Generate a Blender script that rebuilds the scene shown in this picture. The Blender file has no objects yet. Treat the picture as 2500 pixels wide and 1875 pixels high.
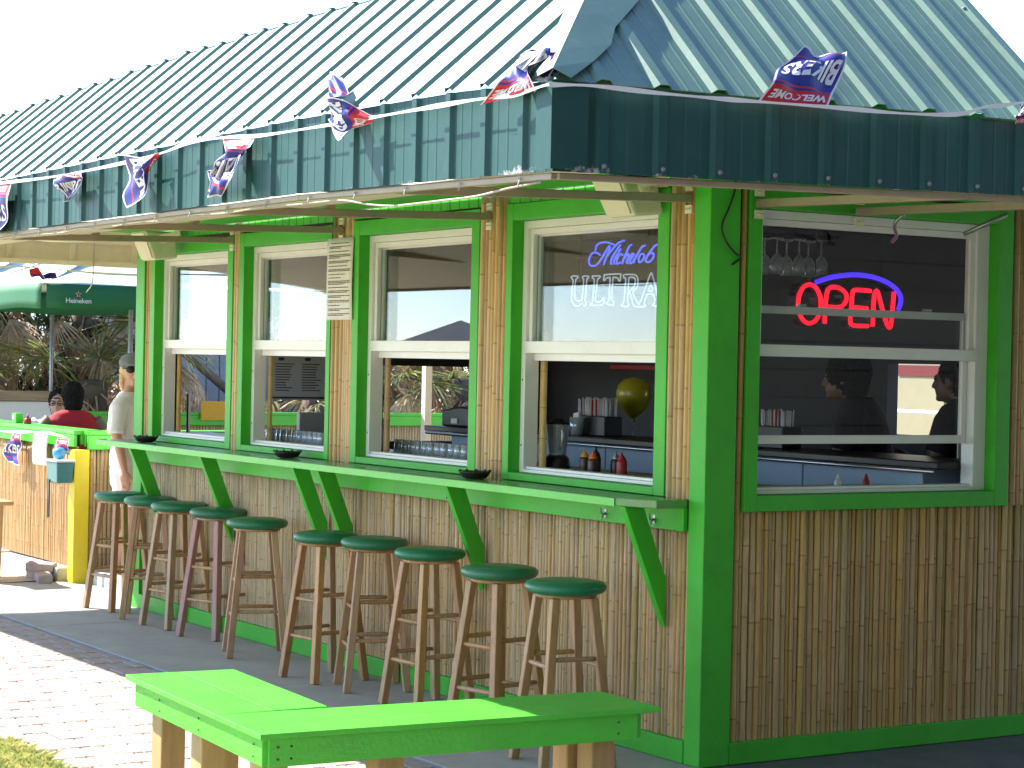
import bpy, bmesh, math, random
from mathutils import Vector, Matrix, noise
random.seed(11)
S = bpy.context.scene
COL = S.collection
R = math.radians

# ------------------------------------------------------------------ camera
cam = bpy.data.cameras.new('camera')
cam.sensor_width = 36.0
cam.lens = 74.36
cam.clip_end = 600
camo = bpy.data.objects.new('camera', cam)
COL.objects.link(camo)
yaw, pitch, roll = 2.5820, -0.0098, 0.0207
fw = Vector((math.cos(yaw) * math.cos(pitch), math.sin(yaw) * math.cos(pitch), math.sin(pitch)))
rt = Vector((math.sin(yaw), -math.cos(yaw), 0))
up = rt.cross(fw)
r2 = rt * math.cos(roll) + up * math.sin(roll)
u2 = up * math.cos(roll) - rt * math.sin(roll)
M = Matrix((r2, u2, -fw)).transposed().to_4x4()
M.translation = Vector((6.7441, -5.1501, 1.5977))
camo.matrix_world = M
S.camera = camo

# ------------------------------------------------------------------ light
SUN = Vector((-0.93, -0.47, 1.0)).normalized()          # towards the sun
el = math.asin(SUN.z)
w = bpy.data.worlds.new('World')
S.world = w
w.use_nodes = True
nt = w.node_tree
nt.nodes.clear()
sky = nt.nodes.new('ShaderNodeTexSky')
sky.sky_type = 'NISHITA'
sky.sun_disc = False
sky.sun_elevation = el
sky.sun_rotation = math.atan2(SUN.x, SUN.y)
sky.air_density = 0.68
sky.dust_density = 0.1
sky.ozone_density = 1.5
bg = nt.nodes.new('ShaderNodeBackground')
bg.inputs[1].default_value = 0.15
wo = nt.nodes.new('ShaderNodeOutputWorld')
nt.links.new(sky.outputs[0], bg.inputs[0])
nt.links.new(bg.outputs[0], wo.inputs[0])
sl = bpy.data.lights.new('sun', 'SUN')
sl.energy = 4.2
sl.angle = R(0.55)
sl.color = (1.0, 0.95, 0.86)
so = bpy.data.objects.new('sun', sl)
so.rotation_euler = (-SUN).to_track_quat('-Z', 'Y').to_euler()
so.location = (-10, -6, 12)
COL.objects.link(so)
S.view_settings.view_transform = 'Standard'
S.view_settings.look = 'None'
S.view_settings.gamma = 1
S.view_settings.exposure = 1.85
S.cycles.max_bounces = 10
S.cycles.transparent_max_bounces = 16
S.cycles.sample_clamp_indirect = 6
S.cycles.use_denoising = True

# ------------------------------------------------------------------ materials
def mat(name, col, rough=.6, var=.12, nscale=6., bump=0., bscale=60., metal=0., objrand=0., stretch=None,
        spec=.5, dirt=None, dirt_col=(.12, .09, .06), dscale=3., col2=None, coat=0., sheen=0., trans=0.):
    m = bpy.data.materials.new(name)
    m.use_nodes = True
    t = m.node_tree
    n = t.nodes
    L = t.links.new
    b = n['Principled BSDF']
    b.inputs['Roughness'].default_value = rough
    b.inputs['Metallic'].default_value = metal
    b.inputs['Specular IOR Level'].default_value = spec
    b.inputs['Coat Weight'].default_value = coat
    b.inputs['Transmission Weight'].default_value = trans
    tc = n.new('ShaderNodeTexCoord')
    oi = n.new('ShaderNodeObjectInfo')
    mp = n.new('ShaderNodeMapping')
    if stretch:
        mp.inputs['Scale'].default_value = stretch
    va = n.new('ShaderNodeVectorMath')
    va.operation = 'ADD'
    sc = n.new('ShaderNodeVectorMath')
    sc.operation = 'SCALE'
    sc.inputs[3].default_value = 37.0
    cx = n.new('ShaderNodeCombineXYZ')
    for i in range(3):
        L(oi.outputs['Random'], cx.inputs[i])
    L(cx.outputs[0], sc.inputs[0])
    L(tc.outputs['Object'], va.inputs[0])
    L(sc.outputs[0], va.inputs[1])
    L(va.outputs[0], mp.inputs[0])
    ns = n.new('ShaderNodeTexNoise')
    ns.inputs['Scale'].default_value = nscale
    ns.inputs['Detail'].default_value = 5
    ns.inputs['Roughness'].default_value = .65
    L(mp.outputs[0], ns.inputs['Vector'])
    mx = n.new('ShaderNodeMix')
    mx.data_type = 'RGBA'
    c = Vector(col)
    c2 = Vector(col2) if col2 else c * (1 + var)
    mx.inputs[6].default_value = (*(c * (1 - var)), 1)
    mx.inputs[7].default_value = (*c2, 1)
    rp = n.new('ShaderNodeMapRange')
    rp.inputs[1].default_value = .3
    rp.inputs[2].default_value = .7
    L(ns.outputs[0], rp.inputs[0])
    L(rp.outputs[0], mx.inputs[0])
    out = mx.outputs[2]
    if objrand:
        hs = n.new('ShaderNodeHueSaturation')
        r1 = n.new('ShaderNodeMapRange')
        r1.inputs[3].default_value = 1 - objrand
        r1.inputs[4].default_value = 1 + objrand
        L(oi.outputs['Random'], r1.inputs[0])
        L(r1.outputs[0], hs.inputs['Value'])
        wn = n.new('ShaderNodeTexWhiteNoise')
        wn.noise_dimensions = '1D'
        L(oi.outputs['Random'], wn.inputs['W'])
        r2_ = n.new('ShaderNodeMapRange')
        r2_.inputs[3].default_value = .5 - objrand * .05
        r2_.inputs[4].default_value = .5 + objrand * .05
        L(wn.outputs[0], r2_.inputs[0])
        L(r2_.outputs[0], hs.inputs['Hue'])
        r3_ = n.new('ShaderNodeMapRange')
        r3_.inputs[3].default_value = 1 - objrand
        r3_.inputs[4].default_value = 1 + objrand * .4
        wn2 = n.new('ShaderNodeTexWhiteNoise')
        wn2.noise_dimensions = '1D'
        ad = n.new('ShaderNodeMath')
        ad.operation = 'ADD'
        ad.inputs[1].default_value = 3.7
        L(oi.outputs['Random'], ad.inputs[0])
        L(ad.outputs[0], wn2.inputs['W'])
        L(wn2.outputs[0], r3_.inputs[0])
        L(r3_.outputs[0], hs.inputs['Saturation'])
        L(out, hs.inputs['Color'])
        out = hs.outputs[0]
    if dirt:
        dn = n.new('ShaderNodeTexNoise')
        dn.inputs['Scale'].default_value = dscale
        dn.inputs['Detail'].default_value = 8
        dn.inputs['Roughness'].default_value = .75
        L(va.outputs[0], dn.inputs['Vector'])
        dr = n.new('ShaderNodeMapRange')
        dr.inputs[1].default_value = .52
        dr.inputs[2].default_value = .75
        dr.inputs[4].default_value = dirt
        L(dn.outputs[0], dr.inputs[0])
        dm = n.new('ShaderNodeMix')
        dm.data_type = 'RGBA'
        dm.inputs[7].default_value = (*dirt_col, 1)
        L(dr.outputs[0], dm.inputs[0])
        L(out, dm.inputs[6])
        out = dm.outputs[2]
    L(out, b.inputs['Base Color'])
    m['_out'] = 0
    if bump:
        bn = n.new('ShaderNodeTexNoise')
        bn.inputs['Scale'].default_value = bscale
        bn.inputs['Detail'].default_value = 4
        L(mp.outputs[0], bn.inputs['Vector'])
        bp = n.new('ShaderNodeBump')
        bp.inputs['Strength'].default_value = bump
        bp.inputs['Distance'].default_value = .01
        L(bn.outputs[0], bp.inputs['Height'])
        L(bp.outputs[0], b.inputs['Normal'])
        # rougher / smoother patches
        rr = n.new('ShaderNodeMapRange')
        rr.inputs[3].default_value = max(0, rough - .08)
        rr.inputs[4].default_value = min(1, rough + .1)
        L(ns.outputs[0], rr.inputs[0])
        L(rr.outputs[0], b.inputs['Roughness'])
    return m

def emit(name, col, strength):
    m = bpy.data.materials.new(name)
    m.use_nodes = True
    b = m.node_tree.nodes['Principled BSDF']
    b.inputs['Base Color'].default_value = (*col, 1)
    b.inputs['Emission Color'].default_value = (*col, 1)
    b.inputs['Emission Strength'].default_value = strength
    return m

def glass_pane(name, gain=1.8, tint=(1, 1, 1), rough=0.0):
    m = bpy.data.materials.new(name)
    m.use_nodes = True
    t = m.node_tree
    n = t.nodes
    n.clear()
    o = n.new('ShaderNodeOutputMaterial')
    tr = n.new('ShaderNodeBsdfTransparent')
    tr.inputs[0].default_value = (*tint, 1)
    gl = n.new('ShaderNodeBsdfGlossy')
    gl.inputs['Roughness'].default_value = rough
    gl.inputs[0].default_value = (.84, .91, 1.0, 1)
    lw = n.new('ShaderNodeLayerWeight')        # Schlick reflectance, the same from both sides of the sheet
    lw.inputs[0].default_value = .5
    pw = n.new('ShaderNodeMath')
    pw.operation = 'POWER'
    pw.inputs[1].default_value = 5
    fr = n.new('ShaderNodeMath')
    fr.operation = 'MULTIPLY_ADD'
    fr.inputs[1].default_value = .96
    fr.inputs[2].default_value = .04
    t.links.new(lw.outputs['Facing'], pw.inputs[0])
    t.links.new(pw.outputs[0], fr.inputs[0])
    mu = n.new('ShaderNodeMath')
    mu.operation = 'MULTIPLY'
    mu.use_clamp = True
    mu.inputs[1].default_value = gain
    mx = n.new('ShaderNodeMixShader')
    t.links.new(fr.outputs[0], mu.inputs[0])
    t.links.new(mu.outputs[0], mx.inputs[0])
    t.links.new(tr.outputs[0], mx.inputs[1])
    t.links.new(gl.outputs[0], mx.inputs[2])
    t.links.new(mx.outputs[0], o.inputs[0])
    return m

GREEN = mat('green_paint', (.060, .45, .030), .45, .10, 3., .12, 90, spec=.28, dirt=.35, dirt_col=(.05, .16, .03), dscale=5)
GREEN_SHELF = mat('worn_green_paint', (.13, .34, .10), .22, .15, 5., .1, 70, dirt=.9, dirt_col=(.24, .20, .145), dscale=3.2)
GREEN_BENCH = mat('bright_green_paint', (.085, .54, .045), .34, .1, 3., .2, 60, dirt=.5, dirt_col=(.10, .36, .05), dscale=7)
YELLOW = mat('yellow_paint', (.78, .62, .03), .45, .06, 5., .1, 60, dirt=.3, dirt_col=(.5, .38, .05))
TEAL = mat('teal_metal', (.013, .070, .062), .5, .14, 2.5, .06, 30, dirt=.2, dirt_col=(.08, .13, .12), dscale=9, spec=.3)
TEAL_ROOF = mat('weathered_teal_roof_metal', (.095, .20, .13), .5, .2, 2.0, .05, 25, dirt=.6, dirt_col=(.18, .26, .21), dscale=22, spec=1.0, coat=.3)
TEAL_ROOF.node_tree.nodes['Principled BSDF'].inputs['Coat Roughness'].default_value = .5
TEAL_ROOF.node_tree.nodes['Principled BSDF'].inputs['Coat IOR'].default_value = 1.5
CREAM = mat('cream_paint', (.78, .71, .54), .55, .06, 4, .05, 50, dirt=.25, dirt_col=(.45, .38, .25))
STEELTUBE = mat('tan_painted_steel', (.34, .28, .19), .5, .15, 12, .1, 90, dirt=.5, dirt_col=(.22, .15, .08), dscale=12)
VINYL = mat('white_vinyl', (.80, .79, .75), .35, .03, 6, dirt=.18, dirt_col=(.5, .46, .38), dscale=7)
WOOD = mat('stool_wood', (.44, .25, .105), .5, .22, 9., .12, 60, objrand=.16, stretch=(6, 6, .7), dirt=.3, dirt_col=(.13, .07, .04), dscale=7)
POST = mat('treated_post_wood', (.50, .30, .115), .6, .16, 5., .15, 50, stretch=(5, 5, .5), objrand=.08)
SEATV = mat('green_vinyl_seat', (.014, .175, .075), .34, .08, 9, .08, 120, objrand=.06)
CONC = mat('grey_concrete', (.42, .395, .365), .85, .12, 3, .25, 120, dirt=.45, dirt_col=(.25, .235, .215), dscale=1.6)
CONCL = mat('pale_concrete', (.47, .46, .43), .9, .12, 4, .3, 90, dirt=.4, dirt_col=(.30, .28, .24), dscale=5)
SAND = mat('sand', (.50, .42, .30), .95, .16, 5, .6, 80, dirt=.4, dirt_col=(.3, .24, .16), dscale=2)
BRICK = mat('paver_brick', (.43, .33, .29), .85, .14, 14, .3, 120, objrand=.13, dirt=.5, dirt_col=(.46, .41, .37), dscale=6)
JOINT = mat('sand_joint', (.36, .31, .265), .95, .15, 12, .3, 90)
GRASSM = mat('grass_blade', (.30, .42, .07), .6, .35, 9, col2=(.62, .56, .22))
_n = GRASSM.node_tree.nodes
_t = _n.new('ShaderNodeBsdfTranslucent')
_m = _n.new('ShaderNodeMixShader')
_m.inputs[0].default_value = .45
GRASSM.node_tree.links.new(_n['Principled BSDF'].inputs['Base Color'].links[0].from_socket, _t.inputs[0])
GRASSM.node_tree.links.new(_n['Principled BSDF'].outputs[0], _m.inputs[1])
GRASSM.node_tree.links.new(_t.outputs[0], _m.inputs[2])
GRASSM.node_tree.links.new(_m.outputs[0], _n['Material Output'].inputs[0])
DARK = mat('dark_interior', (.035, .035, .037), .7, .3, 2)
DARKW = mat('dark_brown_wall', (.055, .047, .04), .7, .2, 3)
BLACK = mat('black_plastic', (.012, .012, .013), .35, .2, 8)
BLACKR = mat('black_rubber', (.014, .012, .012), .55, .2, 10, .1, 50)
STEEL = mat('stainless_steel', (.55, .58, .62), .28, .05, 5, metal=1.0)
GALV = mat('galvanised_steel', (.36, .38, .40), .4, .12, 10, metal=.8)
BLUEP = mat('blue_grey_panel', (.30, .38, .48), .5, .08, 4)
WHITEP = mat('white_paper', (.78, .76, .70), .7, .03, 5)
INK = mat('black_ink', (.05, .05, .06), .7, .02, 5)
WIREM = mat('black_cable', (.02, .018, .016), .5, .1, 10)
TAN_WIRE = mat('pale_cable', (.36, .31, .23), .6, .1, 10)
SCREW = mat('screw_metal', (.20, .23, .22), .5, .2, 20, metal=.3)
PANE = glass_pane('window_glass', .85)
PANE2 = glass_pane('dim_window_glass', .8, (.88, .90, .90))
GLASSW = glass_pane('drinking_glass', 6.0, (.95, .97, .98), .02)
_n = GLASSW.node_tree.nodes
_d = _n.new('ShaderNodeBsdfDiffuse')          # white mixed in to stand for bright highlights on the glass
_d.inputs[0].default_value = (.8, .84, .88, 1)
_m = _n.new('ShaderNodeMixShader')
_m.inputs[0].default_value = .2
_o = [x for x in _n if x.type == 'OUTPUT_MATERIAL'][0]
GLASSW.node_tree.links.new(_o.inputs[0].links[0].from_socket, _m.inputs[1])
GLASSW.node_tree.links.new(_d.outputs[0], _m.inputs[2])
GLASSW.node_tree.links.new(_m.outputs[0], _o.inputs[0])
def corrosion(m, z0, z1):
    """pale patches of bare, chalky metal along the cut lower edge of the fascia sheets"""
    t = m.node_tree
    n = t.nodes
    b = n['Principled BSDF']
    src = b.inputs['Base Color'].links[0].from_socket
    tc = n.new('ShaderNodeTexCoord')
    sx = n.new('ShaderNodeSeparateXYZ')
    t.links.new(tc.outputs['Object'], sx.inputs[0])
    mr = n.new('ShaderNodeMapRange')
    mr.inputs[1].default_value = z0
    mr.inputs[2].default_value = z1
    mr.inputs[3].default_value = .30
    mr.inputs[4].default_value = 0
    t.links.new(sx.outputs[2], mr.inputs[0])
    ns = n.new('ShaderNodeTexNoise')
    ns.inputs['Scale'].default_value = 7
    ns.inputs['Detail'].default_value = 9
    ns.inputs['Roughness'].default_value = .8
    t.links.new(tc.outputs['Object'], ns.inputs['Vector'])
    ad = n.new('ShaderNodeMath')
    ad.operation = 'ADD'
    t.links.new(mr.outputs[0], ad.inputs[0])
    t.links.new(ns.outputs[0], ad.inputs[1])
    th = n.new('ShaderNodeMapRange')
    th.inputs[1].default_value = .82
    th.inputs[2].default_value = .88
    t.links.new(ad.outputs[0], th.inputs[0])
    mx = n.new('ShaderNodeMix')
    mx.data_type = 'RGBA'
    mx.inputs[7].default_value = (.42, .40, .40, 1)
    t.links.new(th.outputs[0], mx.inputs[0])
    t.links.new(src, mx.inputs[6])
    t.links.new(mx.outputs[2], b.inputs['Base Color'])
corrosion(TEAL, 2.105, 2.16)
TAPE = mat('white_plastic_tape', (.80, .79, .76), .4, .04, 9)

def bamboo_material(name, base, darknode):
    m = mat(name, base, .45, .16, 5., .12, 40, objrand=.17, stretch=(14, 14, 1.4), dirt=.3, dirt_col=(.24, .14, .05), dscale=9, spec=.3)
    t = m.node_tree
    n = t.nodes
    b = n['Principled BSDF']
    src = b.inputs['Base Color'].links[0].from_socket
    at = n.new('ShaderNodeAttribute')
    at.attribute_name = 'node_ring'
    mx = n.new('ShaderNodeMix')
    mx.data_type = 'RGBA'
    mx.inputs[7].default_value = (*darknode, 1)
    t.links.new(at.outputs['Fac'], mx.inputs[0])
    t.links.new(src, mx.inputs[6])
    t.links.new(mx.outputs[2], b.inputs['Base Color'])
    return m
BAMBOO = bamboo_material('bamboo', (.54, .335, .125), (.29, .165, .06))
BAMBOO_OLD = bamboo_material('weathered_bamboo', (.55, .365, .16), (.33, .20, .09))

# ------------------------------------------------------------------ mesh helpers
class MB:
    def __init__(s):
        s.v = []
        s.f = []
        s.mi = []
        s.cur = 0
        s.sm = []
        s.smooth = False
    def add(s, vs, fs):
        o = len(s.v)
        s.v += [tuple(v) for v in vs]
        for f in fs:
            s.f.append(tuple(i + o for i in f))
            s.mi.append(s.cur)
            s.sm.append(s.smooth)
        return s
    def box(s, x0, x1, y0, y1, z0, z1):
        return s.hexa([(x0, y0, z0), (x1, y0, z0), (x1, y1, z0), (x0, y1, z0), (x0, y0, z1), (x1, y0, z1), (x1, y1, z1), (x0, y1, z1)])
    def hexa(s, p):
        return s.add(p, [(0, 3, 2, 1), (4, 5, 6, 7), (0, 1, 5, 4), (1, 2, 6, 5), (2, 3, 7, 6), (3, 0, 4, 7)])
    def bar(s, p, q, w, h, upv=(0, 0, 1), w2=None, h2=None):
        p = Vector(p)
        q = Vector(q)
        d = (q - p).normalized()
        u = Vector(upv)
        sd = d.cross(u)
        if sd.length < 1e-4:
            sd = d.cross(Vector((0, 1, 0)))
        sd.normalize()
        u = sd.cross(d).normalized()
        w2 = w if w2 is None else w2
        h2 = h if h2 is None else h2
        pts = []
        for c, ww, hh in ((p, w, h), (q, w2, h2)):
            for a, b in ((-1, -1), (1, -1), (1, 1), (-1, 1)):
                pts.append(c + sd * a * ww / 2 + u * b * hh / 2)
        return s.add(pts, [(0, 1, 2, 3), (7, 6, 5, 4), (0, 4, 5, 1), (1, 5, 6, 2), (2, 6, 7, 3), (3, 7, 4, 0)])
    def tube(s, path, r, n=8, caps=True, smooth=True):
        path = [Vector(p) for p in path]
        rs = r if isinstance(r, (list, tuple)) else [r] * len(path)
        old = s.smooth
        s.smooth = smooth
        ref = None
        vs = []
        for i, p in enumerate(path):
            d = (path[min(i + 1, len(path) - 1)] - path[max(i - 1, 0)]).normalized()
            if ref is None:
                ref = Vector((0, 0, 1)) if abs(d.z) < .9 else Vector((1, 0, 0))
            sd = d.cross(ref)
            if sd.length < 1e-5:
                sd = d.orthogonal()
            sd.normalize()
            u = sd.cross(d).normalized()
            ref = u
            for k in range(n):
                a = 2 * math.pi * k / n
                vs.append(p + (sd * math.cos(a) + u * math.sin(a)) * rs[i])
        fs = []
        for i in range(len(path) - 1):
            for k in range(n):
                k2 = (k + 1) % n
                fs.append((i * n + k, i * n + k2, (i + 1) * n + k2, (i + 1) * n + k))
        if caps:
            fs.append(tuple(range(n - 1, -1, -1)))
            fs.append(tuple((len(path) - 1) * n + k for k in range(n)))
        s.add(vs, fs)
        s.smooth = old
        return s
    def lathe(s, prof, n=20, c=(0, 0, 0), smooth=True, axis=None):
        c = Vector(c)
        q = axis if axis is not None else Matrix.Identity(3)
        old = s.smooth
        s.smooth = smooth
        vs = []
        for r_, z in prof:
            for k in range(n):
                a = 2 * math.pi * k / n
                vs.append(c + q @ Vector((r_ * math.cos(a), r_ * math.sin(a), z)))
        fs = []
        m = len(prof)
        for i in range(m - 1):
            for k in range(n):
                k2 = (k + 1) % n
                fs.append((i * n + k, i * n + k2, (i + 1) * n + k2, (i + 1) * n + k))
        if prof[0][0] > 1e-4:
            fs.append(tuple(range(n - 1, -1, -1)))
        if prof[-1][0] > 1e-4:
            fs.append(tuple((m - 1) * n + k for k in range(n)))
        s.add(vs, fs)
        s.smooth = old
        return s
    def prism(s, poly, axis, a, b):
        """poly: 2D points in the two remaining axes (in order), extruded along axis from a to b"""
        def P(p, t):
            if axis == 0:
                return (t, p[0], p[1])
            if axis == 1:
                return (p[0], t, p[1])
            return (p[0], p[1], t)
        n = len(poly)
        vs = [P(p, a) for p in poly] + [P(p, b) for p in poly]
        fs = [tuple(range(n)), tuple(range(2 * n - 1, n - 1, -1))]
        for k in range(n):
            fs.append((k, k + n, (k + 1) % n + n, (k + 1) % n))
        return s.add(vs, fs)
    def grid(s, fn, nu, nv, smooth=True):
        old = s.smooth
        s.smooth = smooth
        vs = [fn(i / nu, j / nv) for j in range(nv + 1) for i in range(nu + 1)]
        fs = [(j * (nu + 1) + i, j * (nu + 1) + i + 1, (j + 1) * (nu + 1) + i + 1, (j + 1) * (nu + 1) + i) for j in range(nv) for i in range(nu)]
        s.add(vs, fs)
        s.smooth = old
        return s
    def mesh(s, name, mats):
        me = bpy.data.meshes.new(name)
        me.from_pydata(s.v, [], s.f)
        for m in (mats if isinstance(mats, (list, tuple)) else [mats]):
            me.materials.append(m)
        if any(s.mi):
            me.polygons.foreach_set('material_index', s.mi)
        me.polygons.foreach_set('use_smooth', s.sm)
        bm = bmesh.new()
        bm.from_mesh(me)
        bmesh.ops.recalc_face_normals(bm, faces=bm.faces)
        bm.to_mesh(me)
        bm.free()
        me.update()
        return me
    def build(s, name, mats, parent=None, bevel=0, recalc=True):
        return link(name, s.mesh(name, mats), parent, bevel)

def link(name, data, parent=None, bevel=0):
    o = bpy.data.objects.new(name, data)
    COL.objects.link(o)
    if parent is not None:
        o.parent = parent
    if bevel:
        b = o.modifiers.new('bevel', 'BEVEL')
        b.width = bevel
        b.segments = 2
        b.limit_method = 'ANGLE'
        b.angle_limit = R(40)
    return o

def tag(o, label=None, cat=None, group=None, kind=None):
    if label:
        o['label'] = label
    if cat:
        o['category'] = cat
    if group:
        o['group'] = group
    if kind:
        o['kind'] = kind
    return o

def thing(name, label, cat, loc=(0, 0, 0), rz=0, group=None):
    o = bpy.data.objects.new(name, None)
    o.empty_display_size = .1
    COL.objects.link(o)
    o.location = loc
    o.rotation_euler = (0, 0, rz)
    return tag(o, label, cat, group)

def text_mesh(s, size, bold=.012, shear=0., space=1.):
    cu = bpy.data.curves.new('text', 'FONT')
    cu.body = s
    cu.size = size
    cu.align_x = 'CENTER'
    cu.align_y = 'CENTER'
    cu.offset = bold * size
    cu.shear = shear
    cu.space_character = space
    cu.resolution_u = 3
    o = bpy.data.objects.new('text', cu)
    COL.objects.link(o)
    dg = bpy.context.evaluated_depsgraph_get()
    me = o.evaluated_get(dg).to_mesh()
    vs = [v.co.copy() for v in me.vertices]
    fs = [tuple(p.vertices) for p in me.polygons]
    o.evaluated_get(dg).to_mesh_clear()
    bpy.data.objects.remove(o)
    bpy.data.curves.remove(cu)
    return vs, fs

def lerp(a, b, t):
    return a + (b - a) * t

def interp(xs, ys, x):
    if x <= xs[0]:
        return ys[0]
    for i in range(len(xs) - 1):
        if x <= xs[i + 1]:
            return lerp(ys[i], ys[i + 1], (x - xs[i]) / (xs[i + 1] - xs[i]))
    return ys[-1]

def catmull(pts, n):
    """smooth path through points"""
    P = [Vector(p) for p in pts]
    P = [P[0] * 2 - P[1]] + P + [P[-1] * 2 - P[-2]]
    out = []
    for i in range(1, len(P) - 2):
        for k in range(n):
            t = k / n
            a, b, c, d = P[i - 1], P[i], P[i + 1], P[i + 2]
            out.append(.5 * ((2 * b) + (c - a) * t + (2 * a - 5 * b + 4 * c - d) * t * t + (3 * b - a - 3 * c + d) * t ** 3))
    out.append(P[-2])
    return out

# ================================================================== GROUND
g = MB()
g.add([(-250, -250, -.05), (250, -250, -.05), (250, 250, -.05), (-250, 250, -.05)], [(0, 1, 2, 3)])
tag(g.build('ground', SAND), kind='structure')

walk = MB()
xs = [-7.55, -5.2, -2.6, 0.05, 2.4]
for a, b in zip(xs, xs[1:]):
    walk.box(a + .004, b - .004, -.925, -.002, -.05, 0)
walk.box(-7.5, -6.06, .006, 1.4, -.05, 0)
tag(walk.build('concrete_walk', CONC, bevel=.004), kind='structure')

side = MB()
side.box(.006, 9.4, .006, 16, -.05, -.001)
side.box(2.41, 9.4, -5, -.003, -.05, -.0015)
tag(side.build('side_pavement', mat('dark_asphalt', (.12, .115, .11), .9, .2, 6, .4, 120, dirt=.4, dirt_col=(.12, .11, .10), dscale=2)), kind='structure')
patio = MB()
patio.box(-16, -7.56, .26, 9.5, -.05, .01)
tag(patio.build('patio_floor', CONCL), kind='structure')

# brick paving: courses run away from the wall; near bricks are single pieces
pav = MB()
pav.add([(-7.5, -.935, -.03), (-7.5, -2.32, -.03), (4.5, -2.32, -.03), (4.5, -.935, -.03)], [(0, 1, 2, 3)])
pav_o = tag(pav.build('brick_paving', JOINT), kind='structure')
def brick_mesh(k):
    rr = random.Random(k)
    b = MB()
    lx, ly, c = .0968, .0468, .006
    j = lambda: rr.uniform(-.0015, .0015)
    lo = [(-lx + j(), -ly + j(), -.03), (lx + j(), -ly + j(), -.03), (lx + j(), ly + j(), -.03), (-lx + j(), ly + j(), -.03)]
    md = [(x, y, -.004) for x, y, z in lo]
    hi = [(x - math.copysign(c, x), y - math.copysign(c, y), j() * .6) for x, y, z in lo]
    b.add(lo + md + hi, [(0, 1, 5, 4), (1, 2, 6, 5), (2, 3, 7, 6), (3, 0, 4, 7), (4, 5, 9, 8), (5, 6, 10, 9), (6, 7, 11, 10), (7, 4, 8, 11), (8, 9, 10, 11)])
    return b
bricks = []
for r_i in range(44):
    x = -6.95 + .2 * r_i
    off = .05 * (r_i % 2)
    for c_i in range(15):
        y = -.985 - .1 * c_i + off - .02
        if -2.29 < y < -.98:
            bricks.append((x, y, 1))
    if off:
        bricks.append((x, -.9795, .44))
# those that show largest first: in view and near the camera
def vis(p):
    x, y, _ = p
    seen = (x < .35)
    return (0 if seen else 1, (x - 6.74) ** 2 + (y + 5.15) ** 2)
bricks.sort(key=vis)
bm_var = [brick_mesh(k).mesh('brick', BRICK) for k in range(5)]
for i, (x, y, sy) in enumerate(bricks[:290]):
    o = link('brick', bm_var[i % 5], pav_o)
    o.scale = (1, sy, 1)
    o.location = (x + random.uniform(-.0015, .0015), y + random.uniform(-.0015, .0015), -.001 + random.uniform(-.0025, .002))
    o.rotation_euler = (random.uniform(-.012, .012), random.uniform(-.008, .008), random.uniform(-.01, .01) + (math.pi if i % 3 == 0 else 0))
rest = MB()
for i, (x, y, sy) in enumerate(bricks[290:]):
    b = brick_mesh(i % 7)
    rest.add([(vx + x, vy * sy + y, vz - .001) for vx, vy, vz in b.v], b.f)
tag(rest.build('brick_field', BRICK, pav_o), kind='stuff')

# lawn in the near left corner
lawn = MB()
lawn.add([(-7.5, -2.33, -.012), (-7.5, -7, -.012), (4.5, -7, -.012), (4.5, -2.33, -.012)], [(0, 1, 2, 3)])
tag(lawn.build('lawn_soil', mat('soil', (.30, .27, .13), .95, .2, 8, .5, 90)), kind='structure')
gr = MB()
for k in range(26000):
    x = random.uniform(-2.5, .1)
    y = -2.30 - abs(random.gauss(0, .30))
    if noise.noise(Vector((x * 2.6, y * 2.6, 3))) < -.32 + (.2 if y > -2.36 else 0):
        continue
    h = random.uniform(.015, .045)
    a = random.uniform(0, 6.28)
    dx, dy = math.cos(a) * .004, math.sin(a) * .004
    lx, ly = random.gauss(0, .03), random.gauss(0, .03)
    gr.add([(x - dx, y - dy, -.012), (x + dx, y + dy, -.012), (x + lx * .4 + dx * .6, y + ly * .4 + dy * .6, h * .65), (x + lx, y + ly, h)], [(0, 1, 2), (0, 2, 3)])
tag(gr.build('grass', GRASSM), 'short patchy grass beside the brick paving', 'grass', kind='stuff')

# ================================================================== KIOSK
K = thing('bar_kiosk', 'small bar kiosk with lime green trim, bamboo cane cladding and teal metal skirt roof', 'building')
Lm = lambda a, d, z: (a, d, z)             # left wall: a = x, d = inward y
Rm = lambda a, d, z: (-d, a, z)            # right wall: a = y, d = inward -x

def mapped(mb, f):
    mb.v = [f(*v) for v in mb.v]
    return mb

WIN = [dict(ol=-5.729, il=-5.663, ir=-4.573, orr=-4.499), dict(ol=-4.414, il=-4.347, ir=-3.303, orr=-3.255),
       dict(ol=-3.013, il=-2.943, ir=-1.816, orr=-1.745), dict(ol=-1.505, il=-1.452, ir=-.325, orr=-.246)]

# walls (backing behind the canes)
wl = MB()
wl.box(-5.95, -.07, 0, .09, 0, 1.062)
wl.box(-5.95, -.07, 0, .09, 2.255, 2.46)
ed = [-5.95] + sum([[q['il'] - .004, q['ir'] + .004] for q in WIN], []) + [-.07]
for a, b in zip(ed[0::2], ed[1::2]):
    wl.box(a, b, .001, .089, 1.062, 2.255)
wl.build('wall', DARKW, K)
wr = MB()
wr.box(-.09, 0, .12, 3.1, 0, 1.075)
wr.box(-.09, 0, .12, 3.1, 2.25, 2.46)
wr.box(-.089, -.001, .12, .232, 1.075, 2.25)
wr.box(-.089, -.001, 1.56, 3.1, 1.075, 2.25)
wr.build('wall', DARKW, K)
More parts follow.
